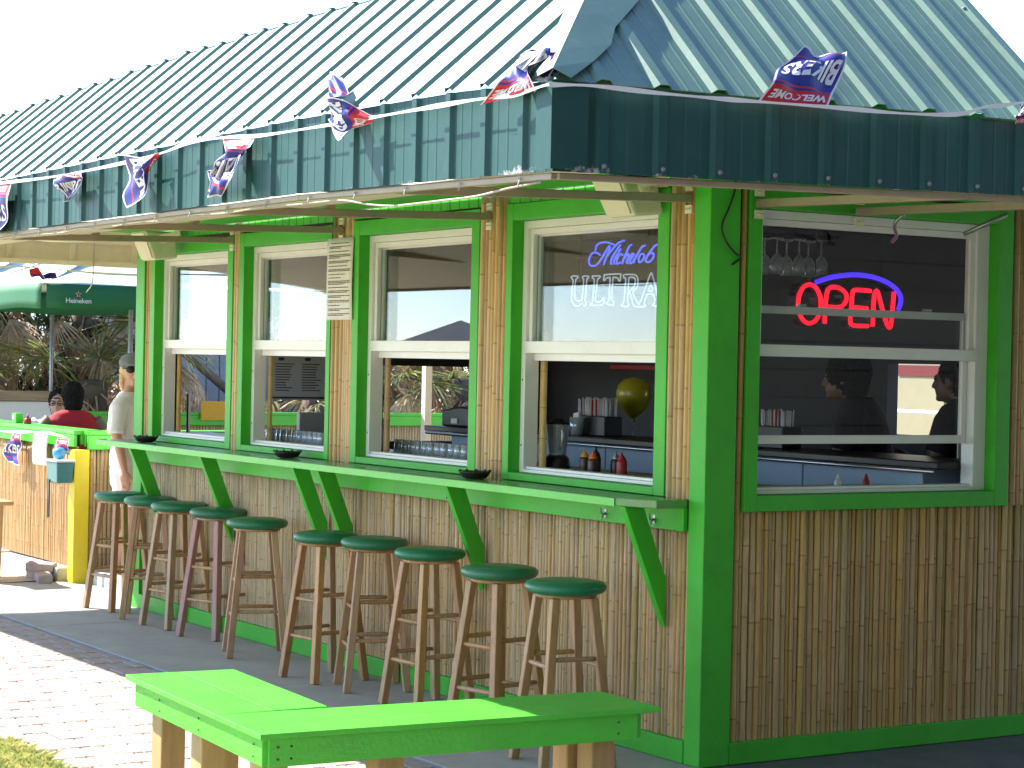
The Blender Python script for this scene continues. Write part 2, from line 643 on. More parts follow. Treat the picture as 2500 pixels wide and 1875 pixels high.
# back wall with a serving opening, end wall with large openings
wb = MB()
for a, b, z0, z1 in ((-6.05, -2.29, 0, 2.46), (-2.29, -1.2, 0, 1.24), (-2.29, -1.2, 1.64, 2.46), (-1.2, 0, 0, 2.46)):
    wb.box(a, b, 3.02, 3.1, z0, z1)
wb.build('wall', DARK, K)
we = MB()
for a, b, z0, z1 in ((.09, 3.02, 0, 1.05), (.09, 3.02, 2.06, 2.46), (.09, .25, 1.05, 2.06), (1.42, 1.72, 1.05, 2.06), (1.72, 2.6, 1.565, 2.06), (2.6, 3.02, 1.05, 2.06)):
    we.box(-5.95, -5.87, a, b, z0, z1)
we.build('wall', DARKW, K)
fl = MB()
fl.box(-6.0, -.05, .05, 3.05, 0, .04)
fl.build('floor', DARK, K)
ce = MB()
ce.box(-6.05, 0, 0, 3.1, 2.465, 2.55)
ce.build('ceiling', CREAM, K)

# canes
def cane_mesh(name, L, r, material, seed, nodes):
    rr = random.Random(seed)
    zs = [0]
    flag = [0]
    z = rr.uniform(.04, .34)
    while z < L - .02:
        zs += [z - .005, z, z + .005]
        flag += [0, 1, 0]
        z += rr.uniform(.2, .38) * nodes
    zs.append(L)
    flag.append(0)
    n = 5
    vs, att = [], []
    bow = rr.uniform(-.004, .004)
    for zz, fl_ in zip(zs, flag):
        bx = bow * math.sin(math.pi * zz / L)
        rad = r * (1.08 if fl_ else 1.0) * (1 - .06 * zz / L)
        for k in range(n + 1):
            a = math.pi * (k / n) * 1.3 - .15 * math.pi
            vs.append((bx + rad * math.cos(math.pi - a), -rad * math.sin(a) - r * .45, zz))
            att.append(float(fl_))
    fs = []
    m = n + 1
    for i in range(len(zs) - 1):
        for k in range(n):
            fs.append((i * m + k, i * m + k + 1, (i + 1) * m + k + 1, (i + 1) * m + k))
    fs.append(tuple((len(zs) - 1) * m + k for k in range(m)))
    me = bpy.data.meshes.new(name)
    me.from_pydata(vs, [], fs)
    me.materials.append(material)
    me.polygons.foreach_set('use_smooth', [True] * len(fs))
    A = me.attributes.new('node_ring', 'FLOAT', 'POINT')
    A.data.foreach_set('value', att)
    me.update()
    return me

def cane_set(L, r0, material, n, seed):
    return [(r0 * f, cane_mesh('bamboo_cane', L, r0 * f, material, seed + i, 1.0)) for i, f in enumerate([random.Random(seed + 50 + i).uniform(.72, 1.25) for i in range(n)])]

def cane_row(x0, x1, z0, variants, parent, rot, d=.002, limit=10 ** 9, seed=0):
    """canes side by side from x0 to x1 along the wall; returns where it stopped"""
    rr = random.Random(seed)
    x = x0
    c = 0
    while x < x1 - .006 and c < limit:
        r_, me = rr.choice(variants)
        o = link('bamboo_cane', me, parent)
        xx = min(x + r_, x1 - r_ * .8)
        dz = rr.uniform(-.006, .0)
        if rot == 0:
            o.location = (xx, d + rr.uniform(-.004, .003), z0 + dz)
            o.rotation_euler = (0, rr.gauss(0, .0035), 0)
        else:
            o.location = (-d + rr.uniform(-.003, .004), xx, z0 + dz)
            o.rotation_euler = (rr.gauss(0, .0035), 0, math.pi / 2)
        x += r_ * 2.02
        c += 1
    return x

strip_c = cane_set(1.305, .0145, BAMBOO, 9, 100)
low_l = cane_set(.855, .0118, BAMBOO_OLD, 12, 200)
low_r = cane_set(.945, .0125, BAMBOO, 12, 300)
for i, (a, b) in enumerate(((-5.817, -5.729), (-4.499, -4.414), (-3.255, -3.013), (-1.745, -1.505), (-.246, -.072))):
    cane_row(a, b, 1.066, strip_c, K, 0, d=-.004, seed=i)
# right wall: beside the window, below it, and past it
side_r = cane_set(1.36, .0150, BAMBOO, 6, 400)
cane_row(.118, .168, 1.02, side_r, K, 1, seed=21)
cane_row(1.642, 1.86, 1.02, side_r, K, 1, seed=22)
cane_row(.118, 1.86, .088, low_r, K, 1, seed=23)
# left wall below the shelf: the nearest as single canes, the far ones joined
stop = -3.05
cane_row(stop, -.072, .09, low_l, K, 0, seed=31)
far = MB()
att = []
rr = random.Random(5)
x = -5.83
while x < stop - .01:
    r_, me = rr.choice(low_l)
    vv = [v.co for v in me.vertices]
    o_ = len(far.v)
    far.smooth = True
    far.add([(v.x + x + r_, v.y + rr.uniform(-.001, .001), v.z + .09) for v in vv], [tuple(p.vertices) for p in me.polygons])
    att += [d.value for d in me.attributes['node_ring'].data]
    x += r_ * 2.02
fm = far.mesh('bamboo_canes', BAMBOO_OLD)
A = fm.attributes.new('node_ring', 'FLOAT', 'POINT')
A.data.foreach_set('value', att)
tag(link('bamboo_canes', fm, K), kind='stuff')

# green boards
def gboard(name, x0, x1, y0, y1, z0, z1, m=GREEN, bev=.003):
    return MB().box(x0, x1, y0, y1, z0, z1).build(name, m, K, bev)
MB().prism([(-.07, -.034), (.036, -.034), (.036, .117), (-.02, .117), (-.02, .02), (-.07, .02)], 2, .001, 2.42).build('corner_post', GREEN, K, .004)
gboard('corner_post', -5.957, -5.82, -.034, .1, .001, 2.42)
gboard('baseboard', -5.82, -.0705, -.037, -.0005, .002, .092)
gboard('baseboard', .0005, .039, .1175, 3.1, .002, .09)
# frieze of narrow boards above the windows
edges = [-5.81, -4.50, -4.41, -3.258, -3.01, -1.748, -1.50, -.248]
for a, b in zip(edges[0::2], edges[1::2]):
    x = a
    while x < b - .02:
        e_ = min(x + .088, b)
        gboard('frieze_board', x + .003, e_ - .003, -.018, -.002, 2.327, 2.374, bev=.003)
        x = e_
gb = MB()
gb.box(-5.82, -.07, -.0015, -.0005, 2.3262, 2.3745)
gb.build('frieze_backing', DARKW, K)
gboard('frieze_board', .0005, .018, .119, 3.1, 2.335, 2.374)
# green ceiling strip around the walls
gc = MB()
gc.box(-5.97, .83, -.83, -.0345, 2.376, 2.40)
gc.box(.0405, .83, -.0343, 4, 2.376, 2.40)
gc.box(.8305, 1.95, -1.9, 4, 2.376, 2.40)
gc.build('porch_ceiling', GREEN, K)

# ------------------------------------------------------------------ windows
def make_window(f, q, zb, zt, rail, sash, pane_mats, side, pd):
    """q: trim edges; zb/zt: frame bottom/top; rail: (z0,z1) of the fixed meeting rail; sash: z0,z1 of the raised sash"""
    t = MB()
    sb = zb - pd
    t.box(q['ol'], q['il'], -.03, .075, sb, zt + .076)
    t.box(q['ir'], q['orr'], -.03, .075, sb, zt + .076)
    t.box(q['il'], q['ir'], -.0295, .075, zt, zt + .075)
    t.box(q['il'], q['ir'], -.0295, .075, sb + .0008, zb)
    W = mapped(t, f).build('window', GREEN, K, .003)
    a, b = q['il'] + .0015, q['ir'] - .0015
    j = .034
    fr = MB()
    fr.box(a, a + j, .03, .105, zb + .001, zt - .001)
    fr.box(b - j * side, b, .03, .105, zb + .001, zt - .001)
    fr.box(a + j, b - j * side, .031, .105, zt - .036, zt - .0015)
    fr.box(a + j, b - j * side, .026, .105, zb + .0015, zb + .016)
    fr.box(a + j, b - j * side, .045, .104, zb + .016, zb + .028)
    mapped(fr, f).build('frame', VINYL, W, .002)
    # upper sash
    us = MB()
    ai, bi = a + j + .0008, b - j * side - .0008
    us.box(ai, ai + .026, .046, .070, rail[1], zt - .037)
    us.box(bi - .026, bi, .046, .070, rail[1], zt - .037)
    us.box(ai + .026, bi - .026, .047, .070, zt - .064, zt - .0375)
    us.box(ai - .012, bi + .012, .027, .072, rail[0], rail[1])
    mapped(us, f).build('upper_sash', VINYL, W, .002)
    MB_ = MB().box(ai + .022, bi - .022, .056, .060, rail[1] - .004, zt - .060)
    mapped(MB_, f).build('pane', pane_mats[0], W)
    # raised lower sash behind
    ls = MB()
    s0, s1 = sash
    ls.box(ai + .002, ai + .028, .076, .100, s0, s1)
    ls.box(bi - .028, bi - .002, .076, .100, s0, s1)
    ls.box(ai + .028, bi - .028, .075, .101, s0, s0 + .036)
    ls.box(ai + .028, bi - .028, .0755, .1, s1 - .032, s1)
    mapped(ls, f).build('lower_sash', VINYL, W, .002)
    MB_ = MB().box(ai + .024, bi - .024, .086, .090, s0 + .030, s1 - .028)
    mapped(MB_, f).build('pane', pane_mats[1], W)
    # little lift hardware and jamb screws
    hw = MB()
    for fx in (.22, .8):
        c = lerp(ai, bi, fx)
        hw.box(c - .02, c + .02, .072, .09, s1 + .0005, s1 + .012)
    for zz in (zb + .12, zb + .42):
        hw.box(a + .012, a + .019, .0285, .032, zz, zz + .008)
    mapped(hw, f).build('hardware', GALV if side > 1 else BLACK, W)
    return W

for i, q in enumerate(WIN):
    zt = 2.25 - .008 * (3 - i)
    Wd = make_window(Lm, q, 1.10, zt, (1.646, 1.70), (1.612, zt - .04), (PANE, PANE2), 1, .034)
    # cane standing inside the left jamb
    o = link('bamboo_cane', strip_c[i][1], Wd)
    o.location = (q['il'] + .05, .135, 1.09)
    o.scale = (1, 1, .5)
make_window(Rm, dict(ol=.17, il=.236, ir=1.556, orr=1.64), 1.082, 2.247, (1.648, 1.697), (1.287, 1.857), (PANE2, PANE2), 2.1, .066)

# ------------------------------------------------------------------ shelf
sh = MB()
sh.prism([(-6.0, -.0305), (-6.0, -.262), (-.26, -.262), (-.073, -.19), (-.073, -.035)], 2, 1.0305, 1.064)
SH = sh.build('counter_shelf', GREEN_SHELF, K, .004)
lip = MB()
lip.prism([(-6.004, -.2625), (-6.004, -.2675), (-.257, -.2675), (-.257, -.2625)], 2, 1.029, 1.0625)
lip.build('shelf_lip', GREEN_BENCH, SH, .002)
gboard('shelf_apron', -5.80, -.072, -.056, -.034, .936, 1.030)
for x in (-5.49, -4.43, -3.24, -2.95, -1.645, -.225):
    MB().prism([(-.25, 1.0295), (-.155, 1.0295), (-.057, .78), (-.037, .74), (-.037, .535)], 0, x - .019, x + .019).build('shelf_bracket', GREEN, K, .003)
for x in (-5.72, -4.72, -3.18, -1.92, -.62, -.27):
    h = MB()
    h.tube(catmull([(x, -.057, .975), (x + .006, -.075, .968), (x + .012, -.088, .978), (x + .016, -.094, .995)], 4), .0035, 6)
    h.tube(catmull([(x, -.057, .975), (x - .004, -.07, .957), (x + .002, -.08, .948), (x + .018, -.086, .957)], 4), .0035, 6)
    h.box(x - .008, x + .008, -.0585, -.0565, .955, .99)
    h.build('coat_hook', GALV, K)

# ------------------------------------------------------------------ skirt roof
E = 2.18
zbL = lambda x: interp([-8, -2.18, .68, 1.7, 2.18], [2.118, 2.118, 2.120, 2.104, 2.094], x)
ztL = lambda x: interp([-8, -2.18, .68, 1.7, 2.18], [2.342, 2.342, 2.356, 2.345, 2.324], x)
zbR = lambda y: 2.094 + .022 * (y + E)
ztR = lambda y: 2.324 + .0155 * (y + E)
RT = .87
runL = lambda x: interp([-8, -3.7, -1.6, 3], [.40, .49, .585, .60], x)
PER = .19
PROF = [(0, 0), (.030, 0), (.033, .001), (.039, .001), (.042, 0), (.080, 0), (.083, .001), (.089, .001), (.092, 0), (.122, 0), (.134, .011), (.160, .011), (.170, 0), (.19, 0)]

ROOFP = [(0, 0), (.120, 0), (.130, .0118), (.152, .0118), (.162, 0), (.19, 0)]
ROOFQ = [(0, 0), (.034, 0), (.037, .0012), (.043, .0012), (.046, 0), (.084, 0), (.087, .0012), (.093, .0012), (.096, 0), (.115, 0), (.130, .013), (.160, .013), (.175, 0), (.19, 0)]
ROOF = link('roof', MB().box(-7.85, -5.96, -2.0, 4, 2.61, 2.63).mesh('roof', CREAM), K)
def strip(name, pts_lo, pts_hi, m, parent):
    mb = MB()
    n = len(pts_lo)
    mb.add(list(pts_lo) + list(pts_hi), [(i, i + 1, n + i + 1, n + i) for i in range(n - 1)])
    o = mb.build(name, m, parent)
    s = o.modifiers.new('thickness', 'SOLIDIFY')
    s.thickness = .0025
    s.offset = -1
    return o
x0 = E
TOP = []
scr = MB()
def screw(mb, p, n_, r_=.006):
    n_ = Vector(n_).normalized()
    q = n_.to_track_quat('Z', 'Y').to_matrix()
    mb.lathe([(r_ * 1.5, 0), (r_ * 1.5, .0015), (r_, .002), (r_, .006), (0, .0065)], 8, p, axis=q)
k = 0
while x0 > -7.9:
    xs_ = [x0 - s for s, d in PROF]
    # fascia piece
    strip('fascia_panel', [(x, -E - d, zbL(x)) for x, (s, d) in zip(xs_, PROF)], [(x, -E - d, ztL(x)) for x, (s, d) in zip(xs_, PROF)], TEAL, ROOF)
    # roof piece
    lo, hi = [], []
    nrm = Vector((0, -RT, 1)).normalized()
    for s, d in ROOFP:
        x = x0 - s
        run = max(.0, min(runL(x) + .006 * math.sin(k * 2.1), E - x))
        if x > E - .02:
            run = .02
        z0 = ztL(x) + .004
        lo.append(Vector((x, -E - .012, z0)) + nrm * d)
        hi.append(Vector((x, -E + run, z0 + RT * (run + .012))) + nrm * d)
    strip('roof_panel', lo, hi, TEAL_ROOF, ROOF)
    if x0 < 1.55:
        TOP += hi
    xr = x0 - .15
    if xr > -4:
        for fr_ in (.1, .62):
            run = min(runL(xr), E - xr) * fr_
            if E - xr > .1:
                screw(scr, Vector((xr + .05, -E + run, ztL(xr) + .005 + RT * run)) + nrm * .001, nrm, .0045)
    x0 -= PER
    k += 1
rt_ = MB()
for a_, b_ in zip(TOP, TOP[1:]):
    rt_.bar(a_ + Vector((0, .006, -.002)), b_ + Vector((0, .006, -.002)), .016, .013)
tag(rt_.build('top_edge_trim', TEAL, ROOF), kind='stuff')
y0 = -E
nrm = Vector((RT, 0, 1)).normalized()
yend = lambda x: -.27 + (E - x) * .30
while y0 < 1.6:
    ys_ = [y0 + s for s, d in PROF]
    strip('fascia_panel', [(E + d, y, zbR(y)) for y, (s, d) in zip(ys_, PROF)], [(E + d, y, ztR(y)) for y, (s, d) in zip(ys_, PROF)], TEAL, ROOF)
    if y0 < -.45:
        lo, hi = [], []
        for s, d in ROOFQ:
            y = y0 + s
            run = max(.02, min(.66, y + E))
            z0 = ztR(y) + .004
            lo.append(Vector((E + .012, y, z0)) + nrm * d)
            hi.append(Vector((E - run, y + run * .06, z0 + RT * (run + .012))) + nrm * d)
        strip('roof_panel', lo, hi, TEAL_ROOF, ROOF)
        yr = y0 + .15
        for fr_ in (.04, .33, .7):
            run = min(.66, yr + E) * fr_
            for off in (.0, .055):
                if random.random() < .7:
                    screw(scr, Vector((E - run, yr + off, ztR(yr) + .005 + RT * run)) + nrm * (.011 if off == 0 else .001), nrm, .0055)
    screw(scr, (E + .0115, y0 + .15, zbR(y0) + .022), (1, 0, 0), .005)
    y0 += PER
tag(scr.build('roof_screws', SCREW, ROOF), kind='stuff')
# far end fascia, seen from inside
ff = MB()
for kk in range(26):
    ya = -2.16 + kk * .2
    ff.box(-7.93, -7.905, ya + .003, ya + .197, 2.245, 2.60)
ff.build('far_fascia', TEAL, ROOF)
fi = MB()
for kk in range(11):
    ya = -2.1 + kk * .47
    fi.box(-7.904, -7.89, ya + .005, ya + .465, 2.245, 2.608)
    fi.box(-7.8895, -7.87, ya - .02, ya + .02, 2.25, 2.608)
fi.box(-7.868, -7.84, -2.1, 3, 2.40, 2.428)
fi.box(-7.868, -7.83, -2.1, 3, 2.236, 2.268)
fi.build('far_fascia_lining', CREAM, ROOF)
# hip cap, folded over the corner
hc = MB()
def hip_pt(s, side, wv):
    zc = 2.332 + RT * s
    if side == 0:
        return Vector((E - s - wv * .9, -E + s - .004, zc)) + Vector((0, -RT, 1)).normalized() * .024
    return Vector((E - s + .004, -E + s + wv * .9, zc)) + Vector((RT, 0, 1)).normalized() * .024
ss = [-.02 + .07 * i for i in range(11)]
torn = [.05, .10, .135, .125, .15, .175, .12, .19, .205, .19, .2]
lo, ce_, hi = [], [], []
for s, tw in zip(ss, torn):
    a = hip_pt(s, 0, .075)
    c = Vector((E - s, -E + s, 2.332 + RT * s + .042))
    b = hip_pt(s, 1, tw)
    lo.append(a)
    ce_.append(c)
    hi.append(b)
n = len(ss)
hc.add(lo + ce_ + hi, [(i, i + 1, n + i + 1, n + i) for i in range(n - 1)] + [(n + i, n + i + 1, 2 * n + i + 1, 2 * n + i) for i in range(n - 1)])
o = hc.build('hip_cap', TEAL_ROOF, ROOF)
sm_ = o.modifiers.new('thickness', 'SOLIDIFY')
sm_.thickness = .002
# eave corner cover
cc = MB()
cc.add([(E - .05, -E - .024, 2.098), (E + .024, -E - .024, 2.098), (E + .024, -E + .09, 2.099), (E - .05, -E - .024, 2.322), (E + .024, -E - .024, 2.322), (E + .024, -E + .09, 2.324)], [(0, 1, 4, 3), (1, 2, 5, 4)])
cc.build('corner_flashing', TEAL, ROOF)
# soffit panels
sf = MB()
def sof(a, b, c, d):
    sf.add([a, b, c, d], [(0, 1, 2, 3)])
sof((-7.86, -2.16, 2.128), (2.16, -2.16, 2.106), (.83, -.83, 2.300), (-7.86, -.83, 2.285))
sof((2.16, -2.16, 2.106), (2.16, 1.6, 2.175), (1.95, 1.6, 2.376), (1.95, -1.95, 2.376))
sof((-7.86, -.83, 2.285), (.83, -.83, 2.300), (.83, -.83, 2.376), (-7.86, -.83, 2.376))
sof((2.16, -2.16, 2.106), (1.95, -1.95, 2.376), (.83, -.83, 2.376), (.83, -.83, 2.300))
o = sf.build('soffit', CREAM, ROOF)
o.modifiers.new('thickness', 'SOLIDIFY').thickness = .008
# edge tube with clipped cable under the fascia
et = MB()
for a, b in zip([2.15, .68, -2.18], [.68, -2.18, -7.85]):
    et.bar((a, -2.155, zbL(a) - .010), (b, -2.155, zbL(b) - .010), .022, .018)
et.bar((2.153, -2.15, zbR(-2.15) - .010), (2.153, 1.6, zbR(1.6) - .010), .022, .018)
et.build('eave_tube', STEELTUBE, ROOF, .003)
cb = MB()
pts = []
for i in range(40):
    x = 2.1 - i * .16
    pts.append((x + random.uniform(-.02, .02), -2.165, zbL(x) - .024 - .008 * abs(math.sin(i * .9)) - (.03 * math.sin((x - .9) / 1.1 * math.pi) if .9 < x < 2.0 else 0)))
cb.tube(catmull(pts, 3), .0035, 6)
cb.build('eave_cable', TAN_WIRE, ROOF)
zt_ = MB()
for i in range(26):
    x = 2.0 - i * .31
    zt_.tube([(x, -2.17, zbL(x) - .01), (x + .004, -2.175, zbL(x) - .032), (x + .008, -2.17, zbL(x) - .008)], .002, 5)
tag(zt_.build('cable_ties', TAPE, ROOF), kind='stuff')
# steel arms from the wall out to the eave
def arm(p, q, post=True, nrm_=(0, -1, 0)):
    p = Vector(p)
    q = Vector(q)
    a = MB()
    a.bar(p, q, .034, .034)
    o = a.build('awning_arm', STEELTUBE, ROOF, .003)
    d = (q - p).normalized()
    c = Vector(nrm_)
    sd = Vector((abs(c.y), abs(c.x), 0))
    for dz in (.045, -.045):
        ctr = p + Vector((0, 0, dz))
        pts_ = [ctr + sd * a_ * .022 + Vector((0, 0, b_ * .017)) + c * e_ for e_ in (0.001, .012) for a_, b_ in ((-1, -1), (1, -1), (1, 1), (-1, 1))]
        pl = MB().hexa(pts_)
        screw(pl, ctr + sd * .01 + c * .012, c, .004)
        screw(pl, ctr - sd * .01 + c * .012, c, .004)
        pl.build('mounting_plate', CREAM, o)
    if post:
        t = .83 / 2.1
        m_ = p.lerp(q, t)
        MB().bar(m_ + Vector((0, 0, .0175)), m_ + Vector((0, 0, .056)), .036, .036, (0, 1, 0)).build('arm_post', STEELTUBE, o)
    return o
for x in (-.115, -1.659, -3.146, -4.518):
    arm((x, -.022, 2.278), (x, -2.14, 2.205))
arm((.037, .205, 2.262), (2.14, .205, 2.205), nrm_=(1, 0, 0))
arm((.037, .735, 2.258), (2.14, .735, 2.21), nrm_=(1, 0, 0))
rod = MB()
rod.tube(catmull([(.30, .745, 2.235), (.27, .73, 2.205), (.25, .745, 2.18), (.2, .80, 2.155), (.12, .85, 2.135)], 5), .008, 8)
rod.build('awning_rod', GALV, ROOF)
rod = MB()
rod.tube([(.5, 1.12, 2.245), (.36, 1.02, 2.165)], .009, 8)
rod.build('awning_rod', GALV, ROOF)

# ================================================================== BAR STOOLS
def make_stool():
    t = thing('bar_stool', 'x', 'stool')
    pad = MB()
    pad.lathe([(0, .682), (.135, .683), (.156, .690), (.166, .704), (.1655, .716), (.155, .728), (.12, .735), (.06, .738), (0, .7385)], 28)
    pad.build('seat', SEATV, t)
    MB().lathe([(0, .668), (.12, .668), (.125, .674), (.125, .682), (0, .682)], 24).build('seat_board', WOOD, t)
    top, bot = .083, .148
    for sx, sy in ((1, 1), (-1, 1), (-1, -1), (1, -1)):
        l = MB()
        l.bar((sx * bot, sy * bot, 0), (sx * top, sy * top, .669), .036, .036, (1, 0, 0), .034, .034)
        l.build('leg', WOOD, t, .004)
    for zz, ax in ((.215, 0), (.245, 1), (.40, 0), (.43, 1)):
        f = zz / .669
        p = lerp(bot, top, f)
        for s in (-1, 1):
            q = MB()
            a, b = ((-p, s * p, zz), (p, s * p, zz)) if ax == 0 else ((s * p, -p, zz), (s * p, p, zz))
            q.tube([a, Vector(a).lerp(Vector(b), .25), Vector(a).lerp(Vector(b), .75), b], [.008, .0105, .0105, .008], 8)
            q.build('rung', WOOD, t)
    return t

def copy_tree(o, parent=None):
    c = o.copy()
    COL.objects.link(c)
    c.parent = parent
    for ch in list(o.children):
        copy_tree(ch, c)
    return c

stools = [(-5.85, -.155, 12), (-5.40, -.135, -28), (-4.90, -.165, 8), (-4.375, -.145, 20), (-3.62, -.258, -20), (-2.70, -.312, 6),
          (-2.335, -.235, -18), (-1.745, -.262, 4), (-.895, -.408, 10), (-.30, -.465, -9)]
ords = ['farthest bar stool, beside the woman in white', 'second bar stool from the far end, close to the farthest one', 'third bar stool from the far end of the row',
        'bar stool with pink tinted legs, fourth from the far end', 'bar stool fifth from the far end, before a gap',
        'bar stool in front of the paired shelf brackets', 'fourth bar stool from the near corner of the kiosk', 'third bar stool from the near corner of the kiosk',
        'second nearest bar stool, in front of a shelf bracket', 'nearest bar stool, behind the lime green bench']
st0 = make_stool()
PINK = mat('pink_stained_wood', (.40, .21, .17), .5, .2, 9, .12, 60, stretch=(6, 6, .7), dirt=.5, dirt_col=(.42, .16, .22), dscale=5)
copies = [st0] + [copy_tree(st0) for _ in stools[1:]]
for (x, y, a), lab, o in zip(stools, ords, copies):
    o.location = (x, y, .001)
    o.rotation_euler = (0, 0, R(a))
    tag(o, 'green topped wooden ' + lab, 'stool', 'green seat bar stools along the shelf')
for ch in copies[3].children:
    if ch.name.startswith('leg'):
        ch.data = ch.data.copy()
        ch.data.materials[0] = PINK

# ================================================================== BENCH
B = thing('corner_bench', 'lime green L shaped wooden bench on square posts beside the paving', 'bench', (.4, -1.9, 0))
def bpart(mb, name, m, bev=.004, par=None):
    mb.v = [(x - .4, y + 1.9, z) for x, y, z in mb.v]
    return mb.build(name, m, par or B, bev)
z1, z0 = .45, .432
def plank(p, name='plank'):
    return bpart(MB().prism(p, 2, z0, z1), name, GREEN_BENCH, .0015)
# arm along the wall direction (two boards), then the arm towards the kiosk (two boards)
plank([(-.425, -2.275), (.505, -2.338), (.505, -2.1385), (-.4025, -2.0730)])
plank([(-.4025, -2.072), (.505, -2.1375), (.505, -1.937), (-.380, -1.871)])
plank([(.5065, -2.338), (.7015, -2.352), (.8095, -.925), (.618, -.920)])
plank([(.703, -2.352), (.895, -2.364), (.990, -.928), (.811, -.925)])
ap = [((-.375, -2.245), (.868, -2.333)), ((.870, -2.328), (.955, -1.005)), ((-.345, -1.905), (.530, -1.965)), ((.532, -1.96), (.625, -1.0)), ((-.372, -2.225), (-.347, -1.925)), ((.645, -.985), (.95, -.99))]
for a, b in ap:
    m_ = MB()
    m_.bar((*a, .387), (*b, .387), .024, .088)
    bpart(m_, 'apron', GREEN_BENCH, .003)
nails = MB()
for x, y in ((.872 + .014, -2.30), (.874 + .012, -2.255), (.887, -2.13), (.89, -2.02), (.90, -1.9), (.93, -1.5), (.96, -1.08)):
    for dz in (.405, .367):
        nails.lathe([(.004, 0), (.004, .002), (0, .002)], 6, (x + .001, y, dz), axis=Vector((1, -.06, 0)).to_track_quat('Z', 'Y').to_matrix())
for x in (-.1, .3, .8):
    for dz in (.405, .367):
        nails.lathe([(.004, 0), (.004, .002), (0, .002)], 6, (x, -2.28 - .062 * x / .87 - .006, dz), axis=Vector((0, -1, 0)).to_track_quat('Z', 'Y').to_matrix())
bpart(nails, 'nail_heads', DARKW, 0)
for x, y in ((-.27, -2.17), (.10, -2.18), (.74, -2.26), (.80, -1.88), (.74, -1.12), (.86, -1.10), (-.25, -1.97)):
    m_ = MB()
    m_.box(x - .046, x + .046, y - .046, y + .046, .002, .4318)
    bpart(m_, 'leg', POST, .005)

# ================================================================== SMALL THINGS ON THE SHELF AND WALL
for (x, y), lab in (((-5.50, -.135), 'black plastic ashtray at the far end of the green shelf'), ((-3.52, -.135), 'black plastic ashtray on the shelf between the second and third windows'), ((-1.56, -.14), 'nearest black plastic ashtray on the green shelf')):
    a = thing('ashtray', lab, 'ashtray', (x, y, 1.0665), random.uniform(0, 1), 'ashtrays on the shelf')
    MB().lathe([(0, 0), (.045, 0), (.058, .006), (.072, .026), (.076, .032), (.070, .034), (.060, .026), (.046, .010), (0, .009)], 24).build('bowl', BLACKR, a)
    rim = MB()
    for k in range(10):
        an = k * math.pi / 5
        rim.box(.072 * math.cos(an) - .004, .072 * math.cos(an) + .004, .072 * math.sin(an) - .004, .072 * math.sin(an) + .004, .030, .040)
    tag(rim.build('rim_notches', BLACKR, a), kind='stuff')

def speaker(loc, lab, flip=1, s=1.0):
    t = thing('wall_speaker', lab, 'speaker', loc, 0, 'cream speakers under the eave')
    b = MB()
    f = [(-.13, -.21, .085), (.085, -.21, .085), (.085, -.02, .085), (-.11, -.02, .085), (-.06, -.165, -.085), (.135, -.165, -.085), (.155, -.03, -.07), (-.04, -.03, -.07)]
    f = [(x * s, y * s, z * s) for x, y, z in f]
    b.hexa([f[4], f[5], f[6], f[7], f[0], f[1], f[2], f[3]])
    b.build('cabinet', CREAM, t, .014)
    gr_ = MB()
    p = [Vector(f[i]) for i in (0, 1, 5, 4)]
    c = sum(p, Vector()) / 4
    nn = (p[1] - p[0]).cross(p[3] - p[0]).normalized()
    if nn.y > 0:
        nn = -nn
    q = [c + (v - c) * .86 + nn * .003 for v in p]
    gr_.add(q + [v + nn * .003 for v in q], [(0, 1, 2, 3), (4, 5, 6, 7), (0, 1, 5, 4), (1, 2, 6, 5), (2, 3, 7, 6), (3, 0, 4, 7)])
    gr_.build('grille', CREAM, t)
    br = MB()
    br.bar((.10 * s, -.11 * s, .05 * s), (.10 * s, .02, .05 * s), .05, .012, (0, 0, 1))
    br.lathe([(0, 0), (.03, 0), (.034, .006), (.034, .014), (.026, .02), (0, .02)], 16, (.098 * s, -.10 * s, .045 * s), axis=Vector((1, 0, 0)).to_track_quat('Z', 'Y').to_matrix())
    br.bar((.10 * s, -.11 * s, .05 * s), (.16 * s, -.02, .075 * s), .05, .03, (0, 0, 1))
    br.build('bracket', CREAM, t)
speaker((-.40, -.025, 2.288), 'cream outdoor speaker over the window nearest the corner post')
speaker((-5.32, -.06, 2.262), 'cream outdoor speaker above the farthest window by the umbrella', s=1.05)

def paper(name, lab, cat, fn, w, h, rows, head=1):
    """printed sheet: fn(u,v)->point, u across, v down"""
    t = thing(name, lab, cat)
    s = MB()
    s.grid(fn, 6, 10)
    o = s.build('sheet', WHITEP, t)
    o.modifiers.new('thickness', 'SOLIDIFY').thickness = .0015
    n_ = (Vector(fn(1, 0)) - Vector(fn(0, 0))).cross(Vector(fn(0, 1)) - Vector(fn(0, 0))).normalized() * -.003
    p = MB()
    rr = random.Random(h * 100)
    v = .06
    while v < .94:
        cnt = rr.choice([1, 2, 2, 3])
        for k in range(cnt):
            if v > .94:
                break
            u0 = .08
            u1 = rr.uniform(.5, .93) if k == cnt - 1 else .93
            if head and v < .08:
                u0, u1 = .15, .85
            u = u0
            while u < u1:
                ww = rr.uniform(.03, .1)
                a, b, c, d = (Vector(fn(uu, vv)) + n_ for uu, vv in ((u, v), (min(u + ww, u1), v), (min(u + ww, u1), v + rows * .55), (u, v + rows * .55)))
                p.add([a, b, c, d], [(0, 1, 2, 3)])
                u += ww + .02
            v += rows
        v += rows * 1.3
    p.build('print', INK, t)
    return t
paper('drink_notice', 'tall printed notice hung on the bamboo between two windows', 'notice', lambda u, v: (lerp(-3.282, -2.995, u), -.036 - .006 * math.sin(v * 3), 2.236 - .43 * v), .29, .43, .018)

